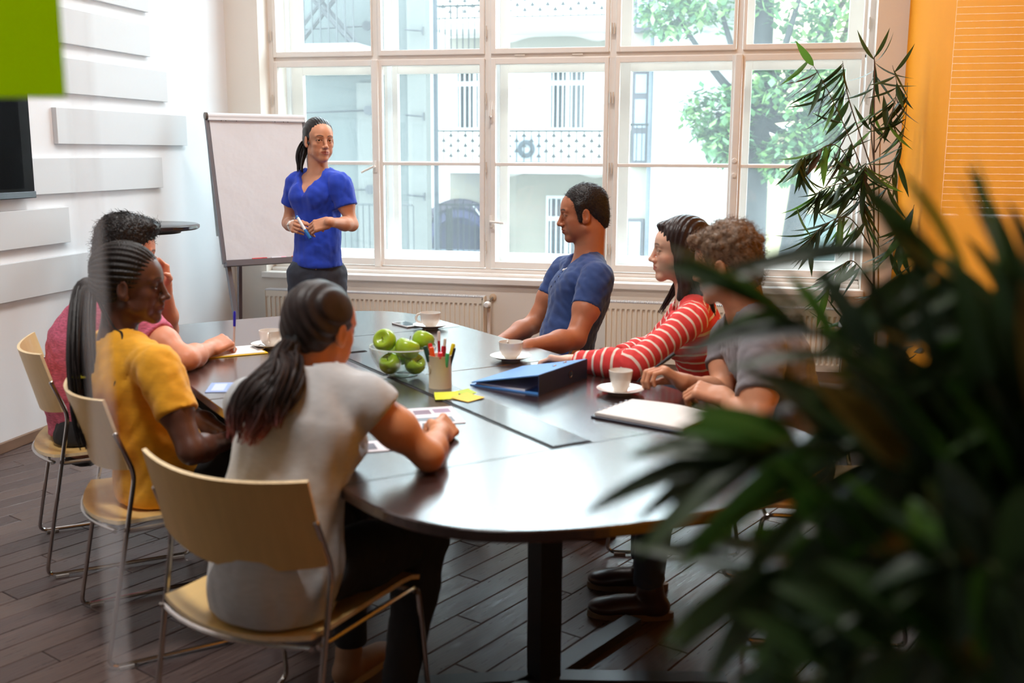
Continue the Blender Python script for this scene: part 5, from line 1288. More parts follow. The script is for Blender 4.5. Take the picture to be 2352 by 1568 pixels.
def arm_limited(cutc, d, rad):
    """cut plane that only acts near the arm"""
    def f(P):
        q = P - cutc; a = q @ d; rr = ((q - a[:, None] * d) ** 2).sum(1)
        return np.where((rr < rad * rad) & (a < .3), a, -1.0)
    return f

# ======================================================= 1 standing woman, blue V-neck shirt
def standing_woman():
    J = POSE['W1']; root = person('standing woman in a blue V-neck T-shirt and dark jeans, holding a marker beside the flipchart', J)
    J['shR'] = J['shR'] * .93 + J['shL'] * .07; J['shL'] = J['shL'] * .93 + J['shR'] * .07
    H = Head(J['head'], J['face'], J['hup'], .97); rt, fr, up = torso_frame(J)
    S = Sdf(); add_torso(S, J, False, -.010, .03, 1.0); add_head(S, H, False, 1.0); neckp(S, J, H, .050, .047)
    for c in 'LR': add_arm(S, J['sh' + c], J['el' + c], J['wr' + c], .86)
    add_legs(S, J, -.016, .92)
    dR = nrm(J['wrR'] - J['elR']); dL = nrm(J['wrL'] - J['elL'])
    hd = V(.70, -.72, .12)
    add_hand(S, J['wrR'], dR * .4 + V(.35, -.8, .1), V(.85, .45, -.35), V(.2, .1, 1), (.75, .9, .5), .92, thumb=(.8, .25, .6))
    add_hand(S, J['wrL'], V(-.88, -.15, -.25), V(.05, .8, -.45), V(-.1, .25, 1), (.55, .8, .4), .92, thumb=(.75, .1, .8))
    hands = [J['wrR'] + nrm(dR * .4 + V(.35, -.8, .1)) * .085, J['wrL'] + nrm(V(-.88, -.15, -.25)) * .085]
    body = build_skin(S, H, hands, root, skin_mat('skin_tan', (206, 146, 114)), face_paint(H, (.10, .07, .06), (.74, .36, .38), male=False, lash=.10, browz=.0225), .0026, .0028)
    add_eyes(H, body, .25, .0)
    hemz = J['pelvis'][2] + .02
    Sh = shirt_sdf(J, False, .013, .03, 1.0, .56, .020, amp=.0038, seed=3, hem=lambda P: hemz + .02 * np.sin(P[:, 0] * 9) - P[:, 2], hipw=.142)
    nv = J['neck']
    def vneck(P):
        q = P - (nv + fr * .06); x = np.abs(q @ rt); z = q @ up; y = (P - nv) @ fr
        d = np.minimum((z + .135 - x * 1.35) * .6, .080 - x)      # wedge, open towards the neck
        side = .072 - np.sqrt(((P - nv) @ rt) ** 2 + ((P - nv) @ fr) ** 2)
        return np.maximum(np.where(y > -.005, np.minimum(d, .5), -1), np.where(z > -.045, side, -1))
    Sh.cuts.append(vneck)
    M = cloth('tshirt_royal_blue', (12, 58, 184))
    shirt = to_object([mesh_sdf(Sh, .0065)], 'tshirt', [M], root)
    Tr = Sdf(); add_legs(Tr, J, .004, .92); Tr.cone(J['pelvis'] + V(0, 0, .05), J['pelvis'] - V(0, 0, .05), .128, .136, .03, flat=.72, fax=fr); Tr.disp = waves(11, .07, .0035)
    Tr.cuts.append(lambda P: .105 - P[:, 2]); Tr.cuts.append(lambda P: P[:, 2] - hemz - .012)
    to_object([mesh_sdf(Tr, .009)], 'jeans', [M_jean], root)
    for c in 'LR': shoe(root, J['an' + c], J['fw'], mat('shoe_dark', (30, 26, 26), .5), mat('sole_dark', (20, 18, 18), .7), .95)
    # hair pulled back into a low ponytail
    Hs = Sdf(); w, ax = H.w, H.ax
    Hs.ell(w((0, -.024, .040)), (.079, .097, .086), .02, ax=ax); Hs.ell(w((0, -.060, -.005)), (.068, .056, .06), .02, ax=ax)
    Hs.ell(w((0, .118, -.040)), (.078, .095, .098), .010, 's', ax=ax)
    for sx in (-1, 1): Hs.ell(w((sx * .085, -.002, -.030)), (.024, .024, .036), .008, 's', ax=ax)
    Hs.cuts.append(lambda P: -(H.l(P)[:, 2] + .075))
    Hs.disp = lambda P: .0010 * np.sin(H.l(P)[:, 0] * 420 + 3 * np.sin(H.l(P)[:, 2] * 30))
    MH = hair_mat('hair_black', (24, 19, 20), .32)
    hair = to_object([mesh_sdf(Hs, .0035)], 'hair', [MH], root)
    pts = [w((0, -.105, .0)), w((.03, -.130, -.03)), w((.066, -.105, -.085)), w((.080, -.085, -.14)), w((.085, -.07, -.19))]
    strands(pts, lambda t: .016 + .016 * math.sin(min(1, t * 1.3) * math.pi) * (1 - .3 * t), 90, .0034, 5, 'ponytail', MH, hair)
    MB().tube([w((0, -.112, -.002)), w((-.001, -.120, -.008))], .019, 14).build('hair_tie', M_blk, hair, True)
    # wrist watch
    wr = J['wrR'] - dR * .022; s_, u_, d_ = frame(dR)
    wt = thing('wristwatch', 'white wristwatch on the standing woman, beside the marker', 'watch', tuple(wr))
    MB().tube([s_ * .0285 * math.cos(a) + u_ * .0285 * math.sin(a) for a in [2 * math.pi * k / 24 for k in range(24)]], .006, 8, closed=True).build('strap', mat('watch_white', (236, 232, 226), .4), wt, True)
    cdir = nrm(V(0, 0, 1.5) - wr); cdir = nrm(cdir - dR * np.dot(cdir, dR)); MB().lathe([(0, 0), (.015, 0), (.016, .004), (.014, .009), (0, .009)], tuple(cdir * .026), 20, tuple(cdir)).build('watch_face', mat('watch_white', (236, 232, 226)), wt, True)
    # marker held in both hands
    c0 = (J['wrR'] + J['wrL']) / 2 + V(.0, -.055, -.02)
    global held_marker
    p0 = POSE_MK[0]; p1 = POSE_MK[1]
    mk = marker(p0, p1 - p0, float(np.linalg.norm(p1 - p0)), .0085, (236, 236, 240), (34, 120, 196), 'blue capped white marker held in the standing woman\'s hands', cap=.42)
    MB().tube([V(0, 0, 0), nrm(p0 - p1) * .012], [.0085, .007], 12).build('end_plug', mat('mk_34_120_196', (34, 120, 196)), mk, True)
standing_woman()

def clip_near(c, rad, fn):
    return lambda P: np.where(((P - c) ** 2).sum(1) < rad * rad, fn(P), -1.0)
def crew(J, rt, fr, up, r_, drop, back=.012):
    """round neckline: removes a tilted disc of cloth around the neck"""
    nk = J['neck']
    def f(P):
        q = P - nk; x = q @ rt; y = q @ fr; z = q @ up
        rr = np.sqrt(x * x + (y - .006) ** 2); lim = -drop * np.clip((y + .03) / .09, 0, 1) - back
        return np.minimum(r_ - rr, z - lim)
    return f
def trousers(J, root, m, fr, g=.009, ztop=None, f=1.0, res=.010, name='trousers', seed=21, hip=.148):
    Tr = Sdf(); add_legs(Tr, J, g, f)
    Tr.cone(J['pelvis'] + V(0, 0, .05), J['pelvis'] - V(0, 0, .01), hip - .008, hip, .03, flat=.78, fax=fr)
    for c in 'LR': Tr.ell(J['hip' + c] - J['fw'] * .035 - V(0, 0, .012), .088 * f, .03)
    Tr.cuts.append(lambda P: .115 - P[:, 2]); zs = .437; pv_ = J['pelvis']
    Tr.cuts.append(lambda P: np.where((((P[:, :2] - (pv_ + J['fw'] * .05)[:2]) ** 2).sum(1) < .06) & (P[:, 2] > .36), zs - P[:, 2], -1.))   # rests on the seat
    if ztop is not None: Tr.cuts.append(ztop)
    Tr.disp = waves(seed, .07, .003)
    return to_object([mesh_sdf(Tr, res)], name, [m], root)
def seat_cut(J, z=.437, rad=.075):
    pv_ = J['pelvis']
    return lambda P: np.where(((P[:, :2] - (pv_ + J['fw'] * .02)[:2]) ** 2).sum(1) < rad, z - P[:, 2], -1.)
def ball_cut(H, back=True): pass

# ======================================================= 2 man in blue by the window
def man_blue():
    J = POSE['M1']; root = person('man in a navy blue buttoned T-shirt sitting back by the window, hands in his lap', J)
    H = Head(J['head'], J['face'], J['hup'], 1.03); rt, fr, up = torso_frame(J)
    S = Sdf(); add_torso(S, J, True, -.010, 0, 1.0); add_head(S, H, True, .55); neckp(S, J, H, .064, .060)
    for c in 'LR': add_arm(S, J['sh' + c], J['el' + c], J['wr' + c], 1.12)
    add_legs(S, J, -.014, 1.0)
    dL = nrm(J['wrL'] - J['elL']); dR = nrm(J['wrR'] - J['elR'])
    add_hand(S, J['wrL'], dL + V(0, 0, -.3), V(0, .5, -.9), V(.2, 1, .4), (.4, .5, .3), 1.0)
    add_hand(S, J['wrR'], dR + V(0, 0, -.3), V(0, -.5, -.9), V(.2, -1, .4), (.4, .5, .3), 1.0)
    hands = [J['wrL'] + dL * .09, J['wrR'] + dR * .09]
    body = build_skin(S, H, hands, root, skin_mat('skin_olive', (178, 112, 80)), face_paint(H, (.10, .07, .06), (.78, .46, .42), stubble=.22, lash=.3), .0026, .005)
    add_eyes(H, body, 0, -.5)
    Sh = shirt_sdf(J, True, .011, 0, 1.0, .50, .012, af=1.14, amp=.0034, seed=8, hem=lambda P: np.where(P[:, 2] < .56, .452 - P[:, 2], -1.))
    nk = J['neck']
    def vn(P):
        q = P - nk; x = np.abs(q @ rt - .0); z = q @ up; y = q @ fr
        d = np.minimum((z + .105 - x * 1.35) * .6, .075 - x)
        return np.maximum(np.where(y > .01, d, -1), np.where(z > -.030, .074 - np.sqrt((q @ rt) ** 2 + y ** 2), -1))
    Sh.cuts.append(vn)
    M = cloth('henley_navy', (22, 54, 112))
    to_object([mesh_sdf(Sh, .0065)], 'tshirt', [M], root)
    # white edging of the undershirt in the neckline
    pts = []
    for k in range(25):
        a = -1.25 + 2.5 * k / 24 if False else 2 * math.pi * k / 24
        x = .075 * math.sin(a); y = .008 + .074 * math.cos(a); z = -.016 - (.070 * max(0, math.cos(a)) ** 1.4)
        pts.append(nk + rt * x * (1 - .25 * max(0, math.cos(a))) + fr * (y + .022 * max(0, math.cos(a))) + up * z)
    MB().tube(pts, .0042, 6, closed=True).build('collar_edging', mat('edging_white', (236, 232, 228), .7), root, True)
    for k in range(3):
        c = nk + fr * (.118 + .012 * k) + up * (-.118 - .026 * k)
        MB().lathe([(0, 0), (.0055, 0), (.0055, .003), (0, .003)], tuple(c), 12, tuple(fr)).build('button', mat('button_navy', (20, 40, 90), .3), root, True)
    trousers(J, root, M_jean, fr)
    for c in 'LR': shoe(root, J['an' + c], J['fw'], mat('shoe_dark', (30, 26, 26)), mat('sole_dark', (20, 18, 18)))
    Hs = Sdf(); w, ax = H.w, H.ax
    Hs.ell(w((0, -.020, .046)), (.082, .099, .084), .02, ax=ax); Hs.ell(w((0, -.062, .0)), (.070, .056, .060), .02, ax=ax)
    Hs.ell(w((0, -.075, -.040)), (.050, .036, .045), .02, ax=ax)
    Hs.ell(w((0, .128, -.040)), (.10, .100, .105), .006, 's', ax=ax)
    for sx in (-1, 1):
        Hs.cone(w((sx * .068, .016, .035)), w((sx * .067, .018, -.026)), .017, .009, .02)
        Hs.ell(w((sx * .092, -.010, -.038)), (.028, .020, .040), .006, 's', ax=ax)
    Hs.cuts.append(lambda P: -(H.l(P)[:, 2] + .082 + .25 * np.minimum(H.l(P)[:, 1] + .06, 0)))
    wv = waves(5, .016, .0022, n=8)
    Hs.disp = wv
    MH = hair_mat('hair_dark_crop', (30, 24, 24), .5)
    hair = to_object([mesh_sdf(Hs, .003)], 'hair', [MH], root); fuzz(hair, H, 2600, .011, .0009, 3, MH, lift=.45)
man_blue()

# ======================================================= 3 woman in the striped top
def woman_striped():
    J = POSE['W2']; root = person('woman in a coral and white striped long sleeved top with long dark hair, in profile', J)
    H = Head(J['head'], J['face'], J['hup'], .99); rt, fr, up = torso_frame(J)
    S = Sdf(); add_torso(S, J, False, -.010, .03, 1.0); add_head(S, H, False, .6); neckp(S, J, H, .048, .045)
    for c in 'LR': add_arm(S, J['sh' + c], J['el' + c], J['wr' + c], .84)
    add_legs(S, J, -.014, .95)
    dL = V(-.96, .10, .06); dR = nrm(J['wrR'] - J['elR'])
    add_hand(S, J['wrL'], dL, V(.05, -.25, -1), V(-.05, 1, -.2), (.50, .75, .45), .92, thumb=(.8, .35, -.1))
    add_hand(S, J['wrR'], dR, V(0, 0, -1), V(0, -1, 0), (.4, .5, .3), .9)
    body = build_skin(S, H, [J['wrL'] + nrm(dL) * .085], root, skin_mat('skin_fair', (232, 184, 158)), face_paint(H, (.16, .11, .09), (.82, .42, .42), male=False, lash=.15), .0028, .0028)
    add_eyes(H, body, 0, -.3)
    Sh = shirt_sdf(J, False, .009, .035, 1.0, .5, .01, full=True, amp=.0026, seed=14, wl=.07, hem=lambda P: np.where(P[:, 2] < .56, .46 - P[:, 2], -1.))
    Sh.cuts.append(crew(J, rt, fr, up, .088, .045, .016))
    m = bpy.data.materials.new('striped_jersey'); m.use_nodes = True; nt = m.node_tree; n = nt.nodes; L = nt.links; b = n['Principled BSDF']
    b.inputs['Roughness'].default_value = .85
    at = n.new('ShaderNodeAttribute'); at.attribute_name = 'along'; mt = n.new('ShaderNodeMath'); mt.operation = 'FRACT'
    dv = n.new('ShaderNodeMath'); dv.operation = 'DIVIDE'; dv.inputs[1].default_value = .037; L.new(at.outputs['Fac'], dv.inputs[0]); L.new(dv.outputs[0], mt.inputs[0])
    cr = n.new('ShaderNodeValToRGB'); cr.color_ramp.elements[0].color = (*srgb((240, 226, 214)), 1); cr.color_ramp.elements[1].color = (*srgb((222, 62, 62)), 1)
    cr.color_ramp.elements[0].position = .20; cr.color_ramp.elements[1].position = .25; e = cr.color_ramp.elements.new(.97); e.color = (*srgb((222, 62, 62)), 1); e = cr.color_ramp.elements.new(1.0); e.color = (*srgb((240, 226, 214)), 1)
    L.new(mt.outputs[0], cr.inputs[0]); L.new(cr.outputs[0], b.inputs['Base Color'])
    def along(P):
        best = np.full(len(P), 9.); out = np.zeros(len(P))
        for a, c, r_, off, pen in [(J['pelvis'], J['neck'], .13, 0, 0)] + [(J['sh' + k], J['el' + k], .048, .31, .0) for k in 'LR'] + [(J['el' + k], J['wr' + k], .04, .31 + float(np.linalg.norm(J['el' + k] - J['sh' + k])), 0) for k in 'LR']:
            ba = c - a; t = (P - a) @ ba / (ba @ ba); tc = np.clip(t, 0, 1); d = np.linalg.norm(P - a - tc[:, None] * ba, axis=1) - r_
            mm = d < best; best[mm] = d[mm]; out[mm] = (t * np.linalg.norm(ba) + off)[mm]
        return out + 10 * .037
    to_object([mesh_sdf(Sh, .0065)], 'striped_top', [m], root, {'along': along})
    trousers(J, root, M_jean, fr, f=.92, seed=33, hip=.14)
    for c in 'LR': shoe(root, J['an' + c], J['fw'], mat('shoe_dark', (30, 26, 26)), mat('sole_dark', (20, 18, 18)), .92)
    Hs = Sdf(); w, ax = H.w, H.ax
    Hs.ell(w((0, -.022, .045)), (.084, .102, .088), .02, ax=ax); Hs.ell(w((0, -.055, -.03)), (.082, .070, .09), .03, ax=ax)
    Hs.ell(w((0, .060, .094)), (.032, .024, .014), .02, ax=ax)
    for sx in (-1, 1): Hs.ell(w((sx * .062, -.012, -.03)), (.030, .036, .075), .02, ax=ax)
    Hs.ell(w((0, .120, -.035)), (.095, .088, .116), .010, 's', ax=ax)
    Hs.cone(w((-.02, -.075, -.08)), w((-.01, -.115, -.27)), .070, .045, .05, flat=.6, fax=ax[1]); Hs.cone(w((-.058, -.03, -.06)), w((-.075, -.01, -.17)), .032, .022, .03)
    Hs.disp = lambda P: .0016 * np.sin(H.l(P)[:, 0] * 260 + H.l(P)[:, 1] * 240 + 3 * np.sin(H.l(P)[:, 2] * 20))
    MH = hair_mat('hair_dark_brown', (44, 28, 26), .34)
    hair = to_object([mesh_sdf(Hs, .0045)], 'hair', [MH], root)
    strands([w((.062, -.02, -.08)), w((.075, .0, -.14)), w((.09, .03, -.20)), w((.10, .07, -.27))], lambda t: .016 * (1 - .5 * t), 40, .003, 9, 'loose_lock', MH, hair)
    strands([w((-.06, -.06, -.03)), w((-.072, -.06, -.10)), w((-.06, -.10, -.22)), w((-.05, -.12, -.33))], lambda t: .035 * (1 - .3 * t), 90, .0035, 19, 'loose_lock', MH, hair)
woman_striped()

# ======================================================= 4 man in grey
def man_grey():
    J = POSE['M2']; root = person('man in a grey T-shirt with curly light brown hair, writing behind the palm leaves', J)
    H = Head(J['head'], J['face'], J['hup'], 1.03); rt, fr, up = torso_frame(J)
    S = Sdf(); add_torso(S, J, True, -.010, 0, 1.0); add_head(S, H, True, .6); neckp(S, J, H, .062, .058)
    for c in 'LR': add_arm(S, J['sh' + c], J['el' + c], J['wr' + c], 1.05)
    add_legs(S, J, -.014, 1.0)
    dR = V(-.80, -.25, .50); add_hand(S, J['wrR'], dR, V(-.30, -.2, -.95), V(.35, .85, .25), (.8, 1.0, .6), 1.0, thumb=(.9, .2, .6), tcurl=.2)
    dL = V(-.9, .15, .2); add_hand(S, J['wrL'], dL, V(.1, .3, -.95), V(-.2, 1, .2), (.9, 1.1, .6), 1.0)
    body = build_skin(S, H, [J['wrR'] + nrm(dR) * .09, J['wrL'] + nrm(dL) * .09], root, skin_mat('skin_light', (214, 152, 118)), face_paint(H, (.24, .16, .11), (.80, .48, .44), stubble=.25), .0032, .0032)
    add_eyes(H, body, 0, -.4)
    Sh = shirt_sdf(J, True, .012, 0, 1.03, .56, .020, amp=.0038, seed=28, hem=lambda P: np.where(P[:, 2] < .56, .455 - P[:, 2], -1.))
    Sh.cuts.append(crew(J, rt, fr, up, .078, .03, .020))
    to_object([mesh_sdf(Sh, .008)], 'tshirt', [cloth('tshirt_grey', (120, 116, 122))], root)
    S2 = Sdf(); nk = J['neck']      # thick rolled collar
    pts = [nk + rt * .072 * math.sin(a) + fr * (.004 + .074 * math.cos(a)) + up * (-.018 - .022 * max(0, math.cos(a))) for a in [2 * math.pi * k / 24 for k in range(24)]]
    MB().tube(pts, .009, 8, closed=True).build('collar', cloth('tshirt_grey', (120, 116, 122)), root, True)
    trousers(J, root, M_jean, fr, seed=41)
    for c in 'LR': shoe(root, J['an' + c], J['fw'], mat('shoe_leather', (58, 34, 24), .35), mat('sole_tan', (120, 96, 70), .6), 1.05)
    Hs = Sdf(); w, ax = H.w, H.ax
    Hs.ell(w((0, -.018, .050)), (.083, .100, .084), .02, ax=ax); Hs.ell(w((0, -.062, .0)), (.072, .056, .062), .02, ax=ax); Hs.ell(w((0, -.072, -.045)), (.050, .034, .045), .02, ax=ax)
    Hs.ell(w((0, .135, -.035)), (.10, .100, .105), .006, 's', ax=ax)
    for sx in (-1, 1): Hs.ell(w((sx * .090, -.006, -.036)), (.028, .024, .044), .006, 's', ax=ax); Hs.cone(w((sx * .068, .016, .035)), w((sx * .067, .018, -.030)), .017, .009, .02)
    rg = random.Random(6)
    for k in range(150):
        a = rg.uniform(0, 6.28); el_ = rg.uniform(.0, 1.5); v = V(math.cos(a) * math.cos(el_) * .080, math.sin(a) * math.cos(el_) * .098, math.sin(el_) * .076)
        if v[1] > .06 and v[2] < .03: continue
        c = V(0, -.016, .048) + v
        Hs.ell(w(c), rg.uniform(.007, .013), .007)
    for k in range(26):
        Hs.ell(w((rg.uniform(-.058, .058), rg.uniform(.055, .090), rg.uniform(.072, .100))), rg.uniform(.009, .015), .007)
    Hs.cuts.append(lambda P: -(H.l(P)[:, 2] + .085))
    Hs.disp = waves(51, .014, .0022, n=8)
    MH = hair_mat('hair_ash_brown', (122, 98, 78), .5)
    hair = to_object([mesh_sdf(Hs, .004)], 'hair', [MH], root); fuzz(hair, H, 1700, .022, .0010, 4, MH, lift=.35, curl=.005)
    p = J['wrR'] + nrm(dR) * .115 + V(-.0, .01, -.01)
    q = p + nrm(V(.75, .25, .60)) * .075; e = p - nrm(V(.75, .25, .60)) * .075
    pen = thing('pen', 'black and red pen in the writing hand of the grey shirted man', 'pen', tuple(e)); d = nrm(q - e)
    MB().tube([V(0, 0, 0), d * .012, d * .10, d * .150], [.0012, .0045, .0055, .0055], 10).build('barrel', mat('pen_black', (16, 16, 20), .3), pen, True)
    MB().tube([d * .118, d * .150], .0062, 10).build('end_cap', mat('pen_black', (16, 16, 20)), pen, True)
man_grey()

# ======================================================= 5 nearest woman, seen from behind
def woman_grey():
    J = POSE['W3']; root = person('woman in a pale grey short sleeved top seen from behind, dark ponytail with pink ends', J)
    H = Head(J['head'], J['face'], J['hup'], .92); rt, fr, up = torso_frame(J)
    S = Sdf(); add_torso(S, J, False, -.010, .03, .98); add_head(S, H, False, .8); neckp(S, J, H, .048, .045)
    for c in 'LR': add_arm(S, J['sh' + c], J['el' + c], J['wr' + c], .90)
    add_legs(S, J, -.014, .92)
    dR = V(.05, .95, .05); add_hand(S, J['wrR'], dR, V(-.75, -.2, -.65), V(-.7, .1, .65), (1.2, 1.3, .7), .92, thumb=(.9, .3, .5), tcurl=.5)
    dL = nrm(J['wrL'] - J['elL']); add_hand(S, J['wrL'], dL, V(0, 0, -1), V(.5, -.5, 0), (.4, .5, .3), .9)
    body = build_skin(S, H, [J['wrR'] + nrm(dR) * .075], root, skin_mat('skin_warm', (212, 140, 94)), face_paint(H, (.14, .10, .08), (.82, .46, .44), male=False), .004, .003)
    add_eyes(H, body)
    Sh = shirt_sdf(J, False, .016, .03, 1.12, .26, .016, af=.92, amp=.0040, seed=31, wl=.13, soft=.05, hipw=.138)
    pz = J['pelvis']; bk = -J['fw']
    Sh.cone(pz + V(0, 0, .02), pz + V(0, 0, -.05) - J['fw'] * .03, .155, .150, .04, flat=.8, fax=J['fw'])
    Sh.cuts.append(lambda P: .442 + .3 * np.maximum((P - pz) @ J['fw'] - .02, 0) - P[:, 2])
    Sh.cuts.append(crew(J, rt, fr, up, .085, .03, .026))
    to_object([mesh_sdf(Sh, .008)], 'loose_top', [cloth('top_pale_grey', (190, 193, 196), bstretch=(1, 1, 1))], root)
    trousers(J, root, M_blk, fr, f=.92, seed=52, hip=.135, ztop=lambda P: P[:, 2] - .56 - 1.2 * ((P - J['pelvis']) @ J['fw'] - .05))
    for c in 'LR': shoe(root, J['an' + c], J['fw'], mat('shoe_tan', (156, 116, 84), .6), mat('sole_pale', (196, 180, 160), .6), .9)
    Hs = Sdf(); w, ax = H.w, H.ax
    Hs.ell(w((0, -.022, .036)), (.077, .094, .083), .02, ax=ax); Hs.ell(w((0, -.056, -.010)), (.068, .056, .062), .02, ax=ax)
    Hs.ell(w((0, .134, -.050)), (.090, .098, .104), .008, 's', ax=ax)
    for sx in (-1, 1): Hs.ell(w((sx * .090, .0, -.034)), (.024, .020, .034), .008, 's', ax=ax)
    Hs.cuts.append(lambda P: -(H.l(P)[:, 2] + .078))
    Hs.disp = lambda P: .0018 * np.sin(H.l(P)[:, 0] * 230 + 5 * H.l(P)[:, 2] * 20 + 2 * np.sin(H.l(P)[:, 2] * 30))
    MH = hair_mat('hair_brown_black', (38, 26, 25), .48)
    hair = to_object([mesh_sdf(Hs, .0045)], 'hair', [MH], root)
    tz0, tz1 = J['neck'][2] - .01, J['neck'][2] - .13
    def tips(P):
        t = np.clip((tz0 - P[:, 2]) / (tz0 - tz1), 0, 1)[:, None] ** 1.6
        nz = (.5 + .5 * np.sin(P[:, :1] * 160 + P[:, 1:2] * 90)); t = t * (.45 + .55 * nz)
        return np.ones((len(P), 3)) * (1 - t) + np.array([36., 20., 22.]) * t
    MT = hair_mat('hair_pink_ends', (38, 26, 25), .50, attr='tint')
    b0 = w((.006, -.110, -.042))
    def bp(t, lat, out): return J['neck'] + (J['waist'] - J['neck']) * t - fr * out + rt * lat
    pts = [b0, b0 - fr * .024 + rt * .004 - V(0, 0, .045), bp(.12, .020, .130), bp(.30, .012, .155), bp(.50, -.004, .158), bp(.68, -.020, .150)]
    strands(pts, lambda t: .014 + .046 * math.sin(min(1, t * 1.1) ** 1.6 * math.pi * .82), 230, .0040, 5, 'ponytail', MT, hair, per=7, wob=.010, tip=.3, attrs={'tint': tips}, flatf=.8)
    pts2 = [b0, b0 - fr * .026 - V(0, 0, .05), bp(.14, .052, .130), bp(.36, .058, .150), bp(.56, .066, .150)]
    strands(pts2, lambda t: .016 + .026 * math.sin(min(1, t * 1.1) * math.pi * .9), 90, .0038, 15, 'ponytail', MT, hair, per=7, wob=.009, tip=.3, attrs={'tint': tips})
    MB().tube([b0 + fr * .012, b0 - fr * .008], .023, 14).build('hair_tie', M_blk, hair, True)
woman_grey()

# ======================================================= 6 woman in yellow
def woman_yellow():
    J = POSE['W4']; root = person('woman in a mustard yellow T-shirt with long thin black braids, in profile', J)
    H = Head(J['head'], J['face'], J['hup'], 1.0); rt, fr, up = torso_frame(J)
    S = Sdf(); add_torso(S, J, False, -.010, .035, 1.02); add_head(S, H, False, .7); neckp(S, J, H, .050, .047)
    for c in 'LR': add_arm(S, J['sh' + c], J['el' + c], J['wr' + c], .98)
    add_legs(S, J, -.014, 1.0)
    dR = nrm(J['wrR'] - J['elR'] + V(.02, .02, .02)); add_hand(S, J['wrR'], dR, V(-.5, .4, .5), V(.3, -.2, .9), (.5, .6, .4), .92)
    dL = nrm(J['wrL'] - J['elL']); add_hand(S, J['wrL'], dL + V(.1, -.5, 0), V(.2, -.2, -.95), V(.9, .2, .1), (.5, .6, .4), .92)
    body = build_skin(S, H, [J['wrR'] + dR * .09], root, skin_mat('skin_dark', (92, 56, 42), .4), face_paint(H, (.18, .12, .10), (1.15, .66, .62), male=False, lash=.3), .0032, .004)
    add_eyes(H, body, 0, 0)
    Sh = shirt_sdf(J, False, .013, .035, 1.06, .58, .018, amp=.0042, seed=61, wl=.11, hipw=.148)
    pz = J['pelvis']
    Sh.cone(pz + V(0, 0, .03), pz + V(0, 0, -.04) - J['fw'] * .02, .156, .156, .04, flat=.82, fax=J['fw'])
    Sh.cuts.append(lambda P: .442 + .25 * np.maximum((P - pz) @ J['fw'] - .02, 0) - P[:, 2])
    Sh.cuts.append(crew(J, rt, fr, up, .088, .04, .016))
    to_object([mesh_sdf(Sh, .008)], 'tshirt', [cloth('tshirt_mustard', (232, 164, 22))], root)
    trousers(J, root, M_blk, fr, f=1.0, seed=62, hip=.138, ztop=lambda P: P[:, 2] - .56 - 1.2 * ((P - J['pelvis']) @ J['fw'] - .05))
    for c in 'LR': shoe(root, J['an' + c], J['fw'], mat('shoe_canvas', (150, 128, 108), .8), mat('sole_cream', (196, 176, 146), .6), .92)
    Hs = Sdf(); w, ax = H.w, H.ax
    Hs.ell(w((0, -.024, .044)), (.084, .102, .086), .02, ax=ax); Hs.ell(w((0, -.060, -.005)), (.076, .062, .066), .02, ax=ax)
    Hs.ell(w((0, .126, -.040)), (.094, .100, .108), .006, 's', ax=ax)
    for sx in (-1, 1): Hs.ell(w((sx * .090, .0, -.034)), (.024, .024, .036), .008, 's', ax=ax)
    Hs.cuts.append(lambda P: -(H.l(P)[:, 2] + .07))
    def corn(P):
        q = H.l(P); a = np.arctan2(q[:, 2] - .02, np.abs(q[:, 0]) + .01); return .0030 * np.cos(a * 34) + .0008 * np.sin(q[:, 1] * 700)
    Hs.disp = corn
    MH = hair_mat('hair_braids', (26, 20, 20), .45)
    hair = to_object([mesh_sdf(Hs, .0035)], 'hair', [MH], root)
    nb = J['neck'] - fr * .09
    base = w((0, -.115, -.01))
    pts = [base, base - fr * .03 + V(0, 0, -.03), nb - fr * .035 + rt * .055 - V(0, 0, .05), nb - fr * .035 + rt * .062 - V(0, 0, .17), nb - fr * .038 + rt * .066 - V(0, 0, .27), nb - fr * .03 + rt * .072 - V(0, 0, .35)]
    strands(pts, lambda t: .026 + .014 * math.sin(t * math.pi * .9), 100, .0036, 5, 'braid', MH, hair, per=6, wob=.008, tip=.6)
    for dx, col in ((.02, None), (-.01, None)):
        MB().tube(smoothpath([w((.06, -.09, -.03)), J['neck'] + rt * (.06 + dx) - fr * .03 + up * .02, J['shR'] * .55 + J['neck'] * .45 - fr * .04 + up * .055, J['shR'] * .6 + J['chest'] * .4 - fr * .085 - V(0, 0, .02), J['shR'] * .4 + J['chest'] * .6 - fr * .10 - V(0, 0, .10)], 6), .0035, 6).build('braid', MH, hair, True)
    MB().tube([pts[3] + V(0, 0, .06), pts[3] + V(0, 0, .055)], .040, 16).build('hair_ring', mat('ring_yellow', (170, 160, 30), .5), hair, True)
woman_yellow()

